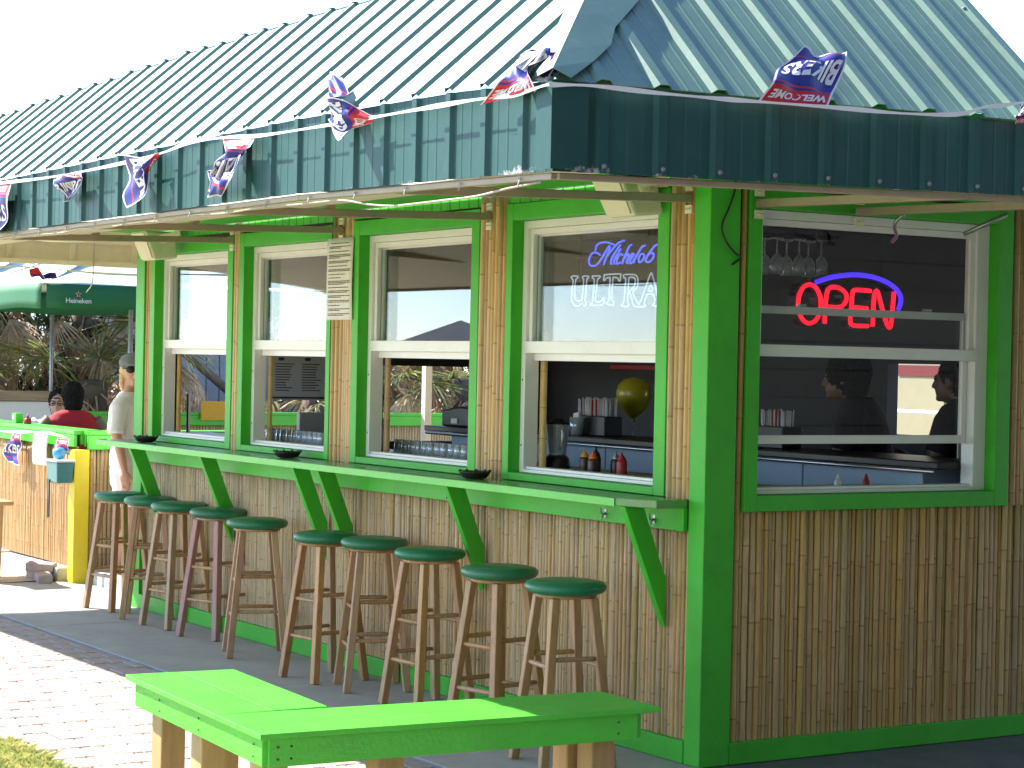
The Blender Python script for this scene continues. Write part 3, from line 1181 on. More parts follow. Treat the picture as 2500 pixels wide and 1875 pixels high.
cab = MB()
cab.tube(catmull([(.05, .078, 2.373), (.05, .075, 2.31), (.05, .045, 2.232), (.05, .012, 2.16), (.05, .034, 2.102), (.05, .081, 2.057), (.045, .115, 2.04), (.04, .077, 2.01)], 6), .0045, 6)
tag(cab.build('loose_cable', WIREM), 'thin black cable looping down the green corner post', 'cable')

# ================================================================== NEON SIGNS
def affine(a):
    return lambda p: (a[0][0] * p[0] + a[0][1] * p[1] + a[0][2], a[1][0] * p[0] + a[1][1] * p[1] + a[1][2])
NRED = emit('red_neon', (1.0, .010, .03), .6)
NBLUE = emit('blue_neon', (.07, .03, 1.0), .45)
NBLUE2 = emit('light_blue_neon', (.07, .11, .95), .55)
NWHITE = emit('white_neon', (.6, .75, 1.0), .10)
f2 = affine([[.0008293, 1.83e-05, -.001831], [2.64e-05, -.0006317, 2.4511119]])
OS = thing('open_sign', 'lit OPEN sign with red letters under a blue arc in the right window', 'neon sign', (-.16, .85, 1.85))
def neon(parts, strokes, rad, m, plane, par, smooth=4, org=(0, 0, 0)):
    b = MB()
    for s in strokes:
        pts = [plane(p) for p in s]
        b.tube(catmull([tuple(Vector(p) - Vector(org)) for p in pts], smooth), rad, 8)
    return b.build(parts, m, par)
pl = lambda p: (-.16, *f2(p))
og = (-.16, .85, 1.85)
O = [(762 + 75 * math.sin(k * math.pi / 8), 945 - 130 * math.cos(k * math.pi / 8)) for k in range(17)]
let = [O, [(862, 1078), (867, 950), (880, 862), (905, 834), (960, 838), (1000, 870), (1008, 912), (985, 955), (945, 968), (884, 965)],
       [(1172, 857), (1075, 850), (1050, 868), (1042, 960), (1034, 1055), (1052, 1090), (1155, 1096)], [(1046, 968), (1150, 976)],
       [(1186, 1100), (1194, 920), (1205, 862), (1222, 868), (1258, 1000), (1290, 1095), (1310, 1098), (1322, 1000), (1333, 862)]]
neon('red_letters', let, .0095, NRED, pl, OS, org=og)
neon('blue_arc', [[(805, 800), (900, 768), (1000, 752), (1070, 748), (1180, 760), (1280, 795), (1350, 845), (1380, 900), (1376, 950), (1362, 985)]], .0105, NBLUE, pl, OS, org=og)
bk = MB()
for s in let + [[(805, 800), (900, 768), (1000, 752), (1070, 748), (1180, 760), (1280, 795), (1350, 845), (1380, 900), (1376, 950), (1362, 985)]]:
    pts = [Vector((-.19, *f2(p))) - Vector(og) for p in s]
    for a, b in zip(pts, pts[1:]):
        bk.bar(a - Vector((.004, 0, 0)), b - Vector((.004, 0, 0)), .03, .045, (1, 0, 0))
bk.build('backing', BLACK, OS)
ch = MB()
for y in (.70, 1.07):
    ch.tube([(-.19 + .16, y - .85, 2.0 - 1.85), (-.19 + .16, y - .85 + .01, 2.46 - 1.85)], .003, 5)
ch.build('hanging_wire', BLACK, OS)

f1 = affine([[.0004159, 8.8e-06, -1.2480937], [-1.03e-05, -.0002371, 2.2011979]])
og = (-.85, .125, 1.98)
MS = thing('beer_neon_sign', 'beer sign with blue script over white outlined capitals in the nearest front window', 'neon sign', og)
pm = lambda p: ((f1(p)[0], .125, f1(p)[1]))
script = [[(920, 280), (830, 247), (740, 232), (650, 252), (592, 305), (578, 385)],
          [(665, 470), (620, 435), (560, 418), (500, 450), (460, 530), (455, 610), (490, 665), (560, 670), (630, 620), (700, 520), (760, 420), (825, 315), (848, 325), (810, 440), (750, 590), (735, 650)],
          [(800, 480), (900, 360), (980, 270), (1060, 222), (1115, 215)], [(1040, 290), (960, 400), (890, 520), (862, 610), (885, 640)],
          [(1000, 430), (930, 560), (918, 610), (940, 638)], [(1045, 360), (1008, 412)], [(1085, 475), (1050, 450), (1000, 500), (970, 580), (988, 635), (1040, 608)],
          [(1245, 290), (1200, 320), (1150, 430), (1100, 540), (1070, 640)], [(1090, 565), (1150, 480), (1188, 458), (1190, 505), (1152, 590), (1168, 632)],
          [(1195, 600), (1240, 530), (1282, 472), (1262, 450), (1228, 490), (1205, 560), (1222, 628), (1272, 600)], [(1480, 310), (1430, 330), (1360, 440), (1292, 560), (1284, 622)],
          [(1445, 452), (1400, 470), (1368, 540), (1380, 612), (1430, 580), (1470, 500), (1446, 455)], [(1690, 295), (1640, 330), (1560, 440), (1500, 540), (1502, 600), (1560, 602), (1620, 540), (1632, 462), (1590, 440), (1535, 485)]]
neon('blue_script', script, .0042, NBLUE2, pm, MS, org=og)
caps = [[(110, 880), (150, 860), (240, 865), (235, 900), (205, 920), (185, 1050), (180, 1200), (190, 1290), (240, 1330), (300, 1320), (325, 1280), (345, 1050), (350, 930), (335, 900), (340, 865), (445, 865), (440, 900), (415, 930), (395, 1150), (385, 1300), (400, 1410), (345, 1410)],
        [(110, 880), (130, 920), (150, 940), (130, 1100), (120, 1250), (125, 1340), (170, 1410), (230, 1430), (300, 1400), (325, 1360)],
        [(520, 860), (660, 860), (650, 900), (620, 920), (600, 1100), (580, 1250), (590, 1340), (660, 1340), (700, 1310), (720, 1270), (740, 1280), (710, 1390), (490, 1410), (500, 1370), (525, 1340), (545, 1100), (555, 930), (520, 900), (520, 860)],
        [(740, 950), (730, 920), (745, 850), (760, 835), (1030, 820), (1045, 850), (1035, 940), (1015, 955), (990, 900), (930, 885), (905, 900), (890, 1100), (880, 1290), (925, 1340), (915, 1390), (870, 1395), (820, 1385), (785, 1370), (800, 1340), (830, 1300), (840, 1100), (850, 900), (830, 890), (780, 900), (740, 950)],
        [(1100, 890), (1110, 835), (1290, 835), (1350, 890), (1355, 990), (1330, 1080), (1270, 1140), (1300, 1250), (1370, 1370)],
        [(1100, 890), (1135, 910), (1125, 1100), (1105, 1330), (1060, 1390), (1080, 1415), (1180, 1410), (1190, 1360), (1175, 1300), (1190, 1000), (1200, 890), (1290, 890), (1310, 950), (1290, 1050), (1220, 1120), (1215, 1160), (1250, 1300), (1300, 1410), (1490, 1410)],
        [(1370, 1370), (1410, 1300), (1480, 1100), (1540, 920), (1590, 800), (1620, 880), (1660, 1020), (1690, 1180), (1720, 1350)], [(1540, 1120), (1570, 1030), (1590, 1020), (1610, 1080), (1600, 1130), (1540, 1120)],
        [(1490, 1410), (1470, 1350), (1500, 1230), (1520, 1190), (1620, 1190), (1650, 1270), (1640, 1340), (1620, 1390), (1720, 1400)]]
neon('white_capitals', caps, .0030, NWHITE, pm, MS, 3, org=og)
sp = MB()
for x in (-.32, .2):
    sp.tube([(x, .035, -.12), (x, .035, .20)], .004, 6)
for z in (-.08, .1):
    sp.tube([(-.36, .035, z), (.34, .035, z)], .004, 6)
sp.build('support_frame', BLACK, MS)

# ================================================================== BUNTING
FRED = mat('red_plastic', (.50, .012, .025), .45, .08, 9, spec=.3)
FBLUE = mat('blue_plastic', (.022, .026, .21), .45, .15, 7, spec=.3)
FWHITE = mat('white_plastic', (.70, .68, .69), .45, .03, 9, spec=.3)
MATS = [FBLUE, FRED, FWHITE]
def flag(rows, lab, seed, group='pennants along the eave', msg=True):
    rr = random.Random(seed)
    A = catmull([r[0] for r in rows], 6)
    Bp = catmull([r[1] for r in rows], 6)
    n = len(A) - 1
    ctr = (Vector(rows[0][0]) + Vector(rows[0][1])) / 2
    t = thing('bunting_flag', lab, 'pennant', ctr, 0, group)
    ph = rr.uniform(0, 6)
    def S(u, v):
        f = min(max(v, 0), 1) * n
        i = min(int(f), n - 1)
        a = A[i].lerp(A[i + 1], f - i)
        b = Bp[i].lerp(Bp[i + 1], f - i)
        p = a.lerp(b, u)
        wv = (b - a)
        dv = (A[i + 1] - A[i])
        nn = wv.cross(dv)
        if nn.length > 1e-9:
            nn.normalize()
        amp = .012 * min(1, v * 4)
        return p - ctr + nn * (amp * math.sin(u * 5 + v * 7 + ph) + amp * .6 * math.sin(u * 11 - v * 9 + ph * 2)), nn
    us = [0, .03] + [.03 + .94 * k / 10 for k in range(1, 10)] + [.97, 1]
    vs = [0, .03, .22, .24, .27, .29] + [.29 + .5 * k / 10 for k in range(1, 11)] + [.82, .84, .93, .97, 1]
    mb = MB()
    mb.smooth = True
    pts = [S(u, v)[0] for v in vs for u in us]
    m = len(us)
    fs = []
    mb.add(pts, [])
    for j in range(len(vs) - 1):
        for i in range(m - 1):
            vm = (vs[j] + vs[j + 1]) / 2
            um = (us[i] + us[i + 1]) / 2
            mb.cur = 2 if (um < .03 or um > .97 or vm > .97) else (1 if (vm < .24 or .27 < vm < .29 or .82 < vm < .84) else 0)
            mb.f.append((j * m + i, j * m + i + 1, (j + 1) * m + i + 1, (j + 1) * m + i))
            mb.mi.append(mb.cur)
            mb.sm.append(True)
    o = mb.build('sheet', MATS, t)
    if msg:
        for txt, v0, hgt, wid in (('WELCOME', .125, .13, .84), ('BIKERS', .56, .33, .86)):
            tv, tf = text_mesh(txt, 1.0, .03)
            xa = max(v.x for v in tv)
            ya = max(v.y for v in tv)
            for sgn in (1, -1):
                b = MB()
                vv = []
                for v in tv:
                    p, nn = S(.5 + v.x / xa * wid / 2 * (1 if sgn > 0 else 1), v0 - v.y / ya * hgt / 2)
                    vv.append(p + nn * .0022 * sgn)
                b.add(vv, tf)
                b.build('lettering', FWHITE, t)
    return t
FL = [
 ([((-2.432, -2.215, 2.334), (-1.949, -2.215, 2.315)), ((-2.353, -2.23, 2.26), (-1.932, -2.23, 2.237)), ((-2.377, -2.23, 2.19), (-1.991, -2.23, 2.154)), ((-2.507, -2.215, 2.142), (-2.113, -2.215, 2.104))], 'red and blue welcome pennant cut off by the left edge of the picture'),
 ([((-1.394, -2.215, 2.304), (-1.133, -2.215, 2.31)), ((-1.301, -2.26, 2.286), (-1.012, -2.26, 2.282)), ((-1.295, -2.25, 2.263), (-1.05, -2.25, 2.252)), ((-1.279, -2.23, 2.23), (-1.138, -2.23, 2.223)), ((-1.281, -2.22, 2.198), (-1.254, -2.22, 2.2))], 'small folded blue pennant tapering to a point against the teal fascia'),
 ([((-.318, -2.215, 2.325), (-.396, -2.215, 2.285)), ((-.352, -2.24, 2.318), (-.394, -2.24, 2.251)), ((-.426, -2.25, 2.311), (-.397, -2.25, 2.177)), ((-.536, -2.25, 2.328), (-.48, -2.25, 2.146)), ((-.622, -2.24, 2.342), (-.576, -2.24, 2.136))], 'blue pennant turned sideways with its letters stacked down the fascia'),
 ([((.195, -2.215, 2.332), (.45, -2.215, 2.313)), ((.269, -2.24, 2.284), (.461, -2.24, 2.288)), ((.244, -2.25, 2.244), (.427, -2.25, 2.261)), ((.153, -2.24, 2.223), (.357, -2.24, 2.207)), ((.176, -2.26, 2.185), (.352, -2.26, 2.163)), ((.093, -2.23, 2.153), (.228, -2.23, 2.134))], 'crumpled blue pennant hanging low on the fascia with a red welcome band on top'),
 ([((1.279, -2.215, 2.307), (1.247, -2.215, 2.293)), ((1.215, -2.23, 2.328), (1.165, -2.23, 2.285)), ((1.169, -2.25, 2.362), (1.162, -2.25, 2.272)), ((1.103, -2.26, 2.379), (1.135, -2.26, 2.248)), ((1.052, -2.25, 2.38), (1.068, -2.25, 2.31)), ((1.091, -2.22, 2.408), (.992, -2.22, 2.408)), ((.896, -2.14, 2.48), (.808, -2.14, 2.478))], 'twisted blue pennant blown up over the bright roof panels'),
 ([((1.876, -2.22, 2.289), (2.152, -2.22, 2.299)), ((1.962, -2.23, 2.313), (2.153, -2.23, 2.332)), ((2.011, -2.22, 2.345), (2.126, -2.22, 2.359)), ((2.01, -2.18, 2.389), (2.07, -2.18, 2.388)), ((2.026, -2.15, 2.421), (2.094, -2.15, 2.405)), ((2.145, -2.15, 2.401), (2.126, -2.15, 2.382)), ((2.172, -2.2, 2.33), (2.14, -2.2, 2.32))], 'pennant rolled into a fold next to the hip corner of the roof'),
 ([((2.22, -1.546, 2.324), (2.22, -1.303, 2.328)), ((2.21, -1.502, 2.371), (2.21, -1.269, 2.371)), ((2.17, -1.441, 2.426), (2.17, -1.209, 2.427)), ((2.14, -1.373, 2.466), (2.14, -1.171, 2.474)), ((2.10, -1.294, 2.498), (2.10, -1.135, 2.506))], 'wide pennant flipped upside down onto the right roof slope'),
 ([((2.22, -.581, 2.336), (2.22, -.494, 2.346)), ((2.23, -.582, 2.362), (2.23, -.497, 2.381)), ((2.2, -.532, 2.391), (2.2, -.449, 2.412))], 'pennant just showing at the right edge of the picture'),
]
for i, (rows, lab) in enumerate(FL):
    if i in (5, 6):          # turned over by the wind: print upside down
        rows = [(b, a) for a, b in rows]
    flag(rows, lab, i)
def ribbon(pts, wid, n_):
    p = catmull(pts, 5)
    mb = MB()
    vs, k = [], 0
    for i, q in enumerate(p):
        tw = .5 + .5 * math.sin(i * .7)
        d = Vector((0, 0, wid / 2)) * (.45 + .55 * tw)
        vs += [q - d, q + d]
    mb.add(vs, [(2 * i, 2 * i + 1, 2 * i + 3, 2 * i + 2) for i in range(len(p) - 1)])
    return mb
TL = [(-2.9, -2.222, 2.33), (-2.297, -2.222, 2.325), (-2.077, -2.222, 2.321), (-1.374, -2.222, 2.306), (-.678, -2.222, 2.31), (-.29, -2.222, 2.321), (-.091, -2.222, 2.337), (.217, -2.222, 2.333), (.521, -2.222, 2.316), (.984, -2.222, 2.31), (1.297, -2.222, 2.308), (1.609, -2.222, 2.307), (1.853, -2.222, 2.305), (2.04, -2.222, 2.299), (2.20, -2.223, 2.309)]
TR = [(2.21, -2.20, 2.311), (2.222, -2.087, 2.317), (2.222, -1.892, 2.316), (2.222, -1.689, 2.318), (2.222, -1.55, 2.321), (2.222, -1.245, 2.328), (2.222, -1.032, 2.331), (2.222, -.819, 2.345), (2.222, -.714, 2.373), (2.222, -.632, 2.386), (2.222, -.515, 2.405), (2.222, -.2, 2.42)]
o = ribbon(TL + TR, .014, None).build('bunting_tape', TAPE)
o.modifiers.new('thickness', 'SOLIDIFY').thickness = .001
tag(o, 'white tape strung along the eave carrying the pennants', 'tape')

# ================================================================== INSIDE THE BAR
ic = MB()
ic.box(-5.9, -.1, .115, .47, 1.082, 1.112)
ic.build('inner_counter', STEEL, K, .004)
ic = MB()
ic.box(-.47, -.115, .475, 2.9, 1.06, 1.088)
ic.build('inner_counter', STEEL, K, .004)
ISL = thing('bar_island', 'dark topped serving island with blue grey panels inside the bar', 'counter', (-2.4, 1.6, .04))
m_ = MB()
m_.box(-2.25, 2.29, -.25, .2, 1.13, 1.163)
m_.build('top', BLACK, ISL, .006)
for k in range(5):
    a = -2.0 + k * .83
    MB().box(a + .004, a + .826, -.2, .15, 0, 1.129).build('panel', BLUEP, ISL, .004)
m_ = MB()
m_.tube([(-2.2, -.262, 1.12), (2.28, -.262, 1.12)], .009, 8)
m_.build('rail', STEEL, ISL)

def tumbler(h=.07, r=.031):
    return MB().lathe([(0, h - .012), (r * .74, h - .012), (r * .78, h), (r * .80, h), (r, 0), (r - .0025, 0), (r * .76, h - .014), (0, h - .014)], 16)
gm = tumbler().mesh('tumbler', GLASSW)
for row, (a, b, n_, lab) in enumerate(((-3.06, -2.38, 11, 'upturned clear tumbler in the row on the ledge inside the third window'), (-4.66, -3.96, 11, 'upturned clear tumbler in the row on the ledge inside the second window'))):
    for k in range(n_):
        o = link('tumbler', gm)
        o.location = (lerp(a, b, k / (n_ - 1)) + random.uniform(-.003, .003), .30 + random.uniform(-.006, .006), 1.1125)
        tag(o, lab, 'glass', 'tumblers inside the third window' if row == 0 else 'tumblers inside the second window')

def bottle(loc, lab, prof, m, cap, capm, cat='bottle', group=None):
    t = thing('squeeze_bottle' if cat == 'bottle' else cat.replace(' ', '_'), lab, cat, loc, 0, group)
    MB().lathe(prof, 14).build('body', m, t)
    if cap:
        MB().lathe(cap, 12).build('cap', capm, t)
    return t
MUST = mat('mustard_plastic', (.62, .25, .03), .4, .05)
KET = mat('red_ketchup_plastic', (.33, .02, .015), .4, .05)
BRNB = mat('brown_plastic', (.06, .025, .015), .35, .05)
ORA = mat('orange_plastic', (.72, .16, .02), .4, .05)
pb = [(0, 0), (.023, 0), (.024, .004), (.024, .055), (.020, .064), (0, .064)]
pc = [(.020, .064), (.020, .070), (.005, .088), (.003, .1), (0, .1)]
bottle((-1.255, .26, 1.1125), 'mustard squeeze bottle inside the nearest front window', pb, BRNB, pc, MUST)
bottle((-1.15, .25, 1.1125), 'tall brown sauce bottle inside the nearest front window', [(r_, z * 1.15) for r_, z in pb], BRNB, [(r_, z * 1.15) for r_, z in pc], BLACK)
bottle((-1.10, .20, 1.1125), 'squeeze bottle with an orange nozzle beside the brown sauce bottle', pb, BRNB, pc, ORA)
bottle((-1.05, .29, 1.1125), 'grey capped squeeze bottle behind the orange nozzle', pb, BLACK, pc, GALV)
bottle((-.96, .26, 1.1125), 'dark red sauce bottle at the right end of the ledge', pb, KET, pc, KET)
bottle((-3.25, .27, 1.1125), 'tall steel pump canister on the ledge inside the third window', [(0, 0), (.06, 0), (.062, .01), (.062, .14), (.05, .17), (.03, .175), (0, .175)], STEEL,
       [(.022, .175), (.022, .23), (.012, .24), (.012, .27), (.028, .275), (.028, .30), (0, .30)], BLACK, 'canister')
bl = thing('blender', 'bar blender with a clear ribbed jar on a dark base inside the nearest front window', 'blender', (-1.50, .27, 1.1125))
MB().lathe([(0, 0), (.062, 0), (.064, .01), (.058, .045), (.045, .06), (0, .06)], 16).build('base', BLACK, bl)
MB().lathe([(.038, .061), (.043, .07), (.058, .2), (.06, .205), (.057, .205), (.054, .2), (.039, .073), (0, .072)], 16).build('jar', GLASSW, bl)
MB().lathe([(0, .206), (.06, .206), (.06, .214), (.03, .218), (.028, .232), (0, .232)], 16).build('lid', BLACK, bl)
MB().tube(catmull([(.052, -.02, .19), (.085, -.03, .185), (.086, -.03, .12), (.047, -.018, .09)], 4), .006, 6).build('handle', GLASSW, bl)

def straws(loc, lab, n_, w_, h_, m2):
    t = thing('straw_caddy', lab, 'caddy', loc)
    b = MB()
    b.box(-w_ - .01, w_ + .01, -.06, .06, 0, .11)
    b.build('box', BLACK, t, .006)
    for k in range(n_):
        q = MB()
        x = lerp(-w_, w_, k / (n_ - 1))
        yq = random.uniform(-.045, .045)
        q.tube([(x * .97, yq, .06), (x + random.uniform(-.004, .004), yq * 1.05, h_ + random.uniform(-.012, .004))], .0042, 5)
        q.build('straw', m2 if .45 * n_ < k < .55 * n_ else FWHITE, t)
straws((-3.0, 1.52, 1.205), 'black caddy packed with paper wrapped straws on the island', 64, .15, .21, FRED)
straws((-1.42, 1.52, 1.205), 'straw caddy behind the left side of the right window', 40, .1, .19, FRED)
cup = thing('napkin_cup', 'clear cup of folded napkins beside the straw caddy', 'cup', (-3.05, 1.42, 1.205))
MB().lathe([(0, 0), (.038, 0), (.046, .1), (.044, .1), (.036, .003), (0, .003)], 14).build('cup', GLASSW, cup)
q = MB()
q.prism([(-.03, .01), (.025, .01), (.035, .13), (-.02, .12)], 1, -.015, .0)
q.build('napkin', WHITEP, cup)
bal = thing('balloon', 'round yellow green balloon floating over the island', 'balloon', (-3.05, 1.8, 1.42))
BALM = mat('balloon_rubber', (.45, .42, .02), .22, .06, 4, spec=.7)
MB().lathe([(0, -.125), (.012, -.118), (.03, -.105), (.07, -.07), (.096, -.015), (.1, .03), (.088, .07), (.055, .102), (0, .115)], 24).build('envelope', BALM, bal)
MB().lathe([(.012, -.137), (.006, -.128), (.004, -.12), (.008, -.116)], 8).build('knot', BALM, bal)
MB().tube(catmull([(0, 0, -.13), (.02, .01, -.17), (.0, .0, -.212)], 4), .0015, 5).build('string', TAPE, bal)
rg = thing('cash_register', 'black cash register on the island seen through the third window', 'register', (-4.27, 1.55, 1.205), .15)
m_ = MB()
m_.prism([(-.2, 0), (.2, 0), (.2, .07), (.08, .12), (-.02, .125), (-.2, .10)], 1, -.17, .12)
m_.build('body', BLACK, rg, .012)
MB().box(-.1, -.04, -.176, -.171, .02, .05).build('price_tag', WHITEP, rg)
mo = thing('till_monitor', 'tilted black till monitor seen from behind at the right of the third window', 'monitor', (-4.02, 1.42, 1.205))
m_ = MB()
m_.hexa([(.00, -.12, .10), (.03, -.12, .10), (.03, .12, .10), (.0, .12, .10), (.2, -.12, .42), (.23, -.12, .42), (.23, .12, .42), (.2, .12, .42)])
m_.build('screen', BLACK, mo, .008)
m_ = MB()
m_.lathe([(0, 0), (.08, 0), (.08, .01), (.02, .02), (.02, .14), (0, .14)], 12)
m_.build('stand', BLACK, mo)
GREYP = mat('grey_board', (.58, .59, .62), .6, .06)
mbd = thing('menu_board', 'grey two column menu board hanging inside the second window', 'menu board', (-5.6, .95, 1.33))
MB().box(-.008, .008, -.20, .20, 0, .29).build('board', GREYP, mbd, .003)
p = MB()
for c_ in (-.17, .02):
    for k in range(11):
        p.box(.0085, .0095, c_, c_ + random.uniform(.07, .14), .06 + k * .017, .066 + k * .017)
    p.box(.0085, .0095, c_ + .02, c_ + .06, .255, .275)
p.box(.0085, .0095, -.195, .195, .01, .022)
p.build('print', INK, mbd)
MB().tube([(0, -.18, .29), (0, -.18, 1.12)], .002, 5).tube([(0, .18, .29), (0, .18, 1.12)], .002, 5).build('hanging_wire', BLACK, mbd)
gb_ = thing('grey_drinks_tray', 'plain grey tray stood on edge behind the tumblers in the second window', 'tray', (-4.95, .80, 1.0))
m_ = MB()
m_.box(-.02, .02, -.17, .21, .125, .27)
m_.build('tray', GREYP, gb_, .006)
MB().box(-.1, .1, -.2, .24, 0, .124).build('stand', BLACK, gb_)
cs = thing('table_card', 'tall narrow drinks card in a black frame inside the farthest window', 'card', (-5.86, .30, 1.1125), R(-35))
MB().box(-.035, .035, -.006, .006, 0, .245).build('frame', BLACK, cs, .002)
m_ = MB()
m_.box(-.028, .028, -.0075, -.0065, .2, .235)
m_.box(-.028, .028, -.0075, -.0065, .03, .15)
m_.build('print', GREYP, cs)
MB().box(-.028, .028, -.0075, -.0065, .155, .195).build('red_print', FRED, cs)
rs = MB().box(-5.0, -4.1, 2.985, 3.015, 1.575, 1.60)
tag(rs.build('red_rail_sign', FRED), 'dull red strip on the back wall behind the balloon', 'sign')
rack = thing('glass_rack', 'dark ceiling rack of hanging stemmed glasses behind the right window', 'rack', (-.8, 1.06, 2.2))
m_ = MB()
for x in (-.09, .09):
    m_.tube([(x, -.3, 0), (x, .22, .01)], .008, 6)
for y in (-.28, .2):
    m_.tube([(-.09, y, 0), (.09, y, 0)], .008, 6)
    m_.tube([(0, y, 0), (0, y, .262)], .006, 6)
m_.build('frame', BLACK, rack)
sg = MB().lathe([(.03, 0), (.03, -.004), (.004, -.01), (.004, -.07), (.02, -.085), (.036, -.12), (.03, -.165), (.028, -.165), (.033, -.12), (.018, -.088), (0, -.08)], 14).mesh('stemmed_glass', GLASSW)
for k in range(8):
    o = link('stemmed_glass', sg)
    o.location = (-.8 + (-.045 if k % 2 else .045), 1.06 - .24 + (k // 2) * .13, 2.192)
    tag(o, 'stemmed glass hanging upside down from the ceiling rack', 'glass', 'glasses hanging in the ceiling rack')
ah = thing('menu_holder', 'clear acrylic menu holder at the right of the right window', 'menu holder', (-.42, 1.83, 1.0885), R(80))
MB().box(-.055, .055, -.004, .004, .01, .30).build('sheet', GREYP, ah)
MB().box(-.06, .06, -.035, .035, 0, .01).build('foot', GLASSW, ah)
for y, lab, m_c in ((.86, 'small white salt shaker inside the right window sill', FWHITE), (1.02, 'small red topped bottle inside the right window sill', KET)):
    bottle((-.2, y, 1.0885), lab, [(0, 0), (.014, 0), (.016, .03), (.01, .04), (0, .04)], m_c, [(.01, .04), (.008, .05), (.002, .065), (0, .065)], m_c, 'shaker' if y < .9 else 'bottle')

# ================================================================== PEOPLE
def ell(mb, c, r3, q=None, n=14, m=9):
    c = Vector(c)
    vs, fs = [], []
    for j in range(m + 1):
        th = math.pi * j / m
        for k in range(n):
            a = 2 * math.pi * k / n
            v = Vector((r3[0] * math.sin(th) * math.cos(a), r3[1] * math.sin(th) * math.sin(a), r3[2] * math.cos(th)))
            vs.append(c + (q @ v if q else v))
    for j in range(m):
        for k in range(n):
            fs.append((j * n + k, j * n + (k + 1) % n, (j + 1) * n + (k + 1) % n, (j + 1) * n + k))
    mb.add(vs, fs)
def loft(mb, rings, n=18):
    vs, fs = [], []
    for c, rx, ry in rings:
        for k in range(n):
            a = 2 * math.pi * k / n
            vs.append((c[0] + rx * math.cos(a), c[1] + ry * math.sin(a), c[2]))
    for i in range(len(rings) - 1):
        for k in range(n):
            fs.append((i * n + k, i * n + (k + 1) % n, (i + 1) * n + (k + 1) % n, (i + 1) * n + k))
    fs.append(tuple(range(n - 1, -1, -1)))
    fs.append(tuple((len(rings) - 1) * n + k for k in range(n)))
    mb.add(vs, fs)
def melt(mb, name, m, parent, voxel=.012, smooth=4, fuzz=0):
    me = mb.mesh(name, m)
    o = bpy.data.objects.new(name, me)
    COL.objects.link(o)
    r_ = o.modifiers.new('r', 'REMESH')
    r_.mode = 'VOXEL'
    r_.voxel_size = voxel
    r_.use_smooth_shade = True
    s = o.modifiers.new('s', 'SMOOTH')
    s.factor = .5
    s.iterations = smooth
    dg = bpy.context.evaluated_depsgraph_get()
    me2 = bpy.data.meshes.new_from_object(o.evaluated_get(dg))
    o.modifiers.clear()
    if fuzz:
        for v in me2.vertices:
            v.co += v.normal * fuzz * (noise.noise(v.co * 70) + .6 * noise.noise(v.co * 140))
    o.data = me2
    if not me2.materials:
        me2.materials.append(m)
    o.parent = parent
    return o
SKIN1 = mat('tanned_skin', (.52, .27, .17), .5, .06, 9)
SKIN2 = mat('brown_skin', (.20, .10, .065), .5, .06, 9)
SKIN3 = mat('pale_skin', (.50, .30, .22), .5, .06, 9)
WCLOTH = mat('white_cotton', (.80, .79, .75), .85, .04, 12, .2, 30)
RCLOTH = mat('dark_red_cotton', (.38, .012, .022), .85, .08, 12, .2, 30)
KCLOTH = mat('black_cloth', (.014, .013, .014), .9, .1, 12)
BLOND = mat('blonde_hair', (.62, .42, .19), .5, .2, 20, .3, 60, stretch=(9, 9, 1))
BLKHAIR = mat('black_hair', (.012, .010, .009), .8, .3, 20, .5, 60, spec=.15)
CAPM = mat('grey_green_cap_cloth', (.16, .18, .17), .85, .06, 12)

def hand(mb, wrist, d, side, curl=.5, s=1.0):
    """palm and five fingers from the wrist along direction d; side = direction to the thumb"""
    d = Vector(d).normalized()
    sd = Vector(side).normalized()
    nn = d.cross(sd).normalized()
    w_ = Vector(wrist)
    ell(mb, w_ + d * .042 * s, (.022 * s, .040 * s, .048 * s), Matrix((nn, sd, d)).transposed())
    for k, ln in zip((-1.4, -.5, .45, 1.35), (.062, .074, .078, .068)):
        a = w_ + d * .078 * s + sd * k * .018 * s
        b = a + (d * .9 + nn * curl * .4) * ln * .5 * s
        c = b + (d * .6 + nn * curl) * ln * .5 * s
        mb.tube([a - d * .02 * s, a, b, c], [.0095 * s, .0095 * s, .009 * s, .007 * s], 7)
    a = w_ + d * .03 * s + sd * .032 * s
    mb.tube([w_ + d * .012 * s + sd * .01 * s, a, a + (d * .6 + sd * .5) * .03 * s, a + (d * .95 + sd * .35) * .058 * s], [.013 * s, .0125 * s, .0105 * s, .008 * s], 7)

def head(mb, c, s=1.0, rz=0.0):
    c = Vector(c)
    q = Matrix.Rotation(rz, 3, 'Z')
    P = lambda x, y, z: c + q @ Vector((x, y, z)) * s
    ell(mb, P(-.008, 0, .02), (.094 * s, .074 * s, .105 * s), q)
    ell(mb, P(.025, 0, -.045), (.062 * s, .058 * s, .07 * s), q)
    ell(mb, P(.074, 0, -.088), (.022 * s, .026 * s, .02 * s), q)
    mb.tube([P(.085, 0, .02), P(.103, 0, -.014), P(.112, 0, -.030), P(.09, 0, -.038)], [.009 * s, .012 * s, .014 * s, .010 * s], 8)
    ell(mb, P(.084, 0, -.06), (.016 * s, .026 * s, .010 * s), q)
    ell(mb, P(.083, .03, .018), (.014 * s, .018 * s, .010 * s), q)
    ell(mb, P(.083, -.03, .018), (.014 * s, .018 * s, .010 * s), q)
    for e_ in (-1, 1):
        ell(mb, P(-.005, e_ * .076, -.01), (.017 * s, .009 * s, .03 * s), q)
    return P

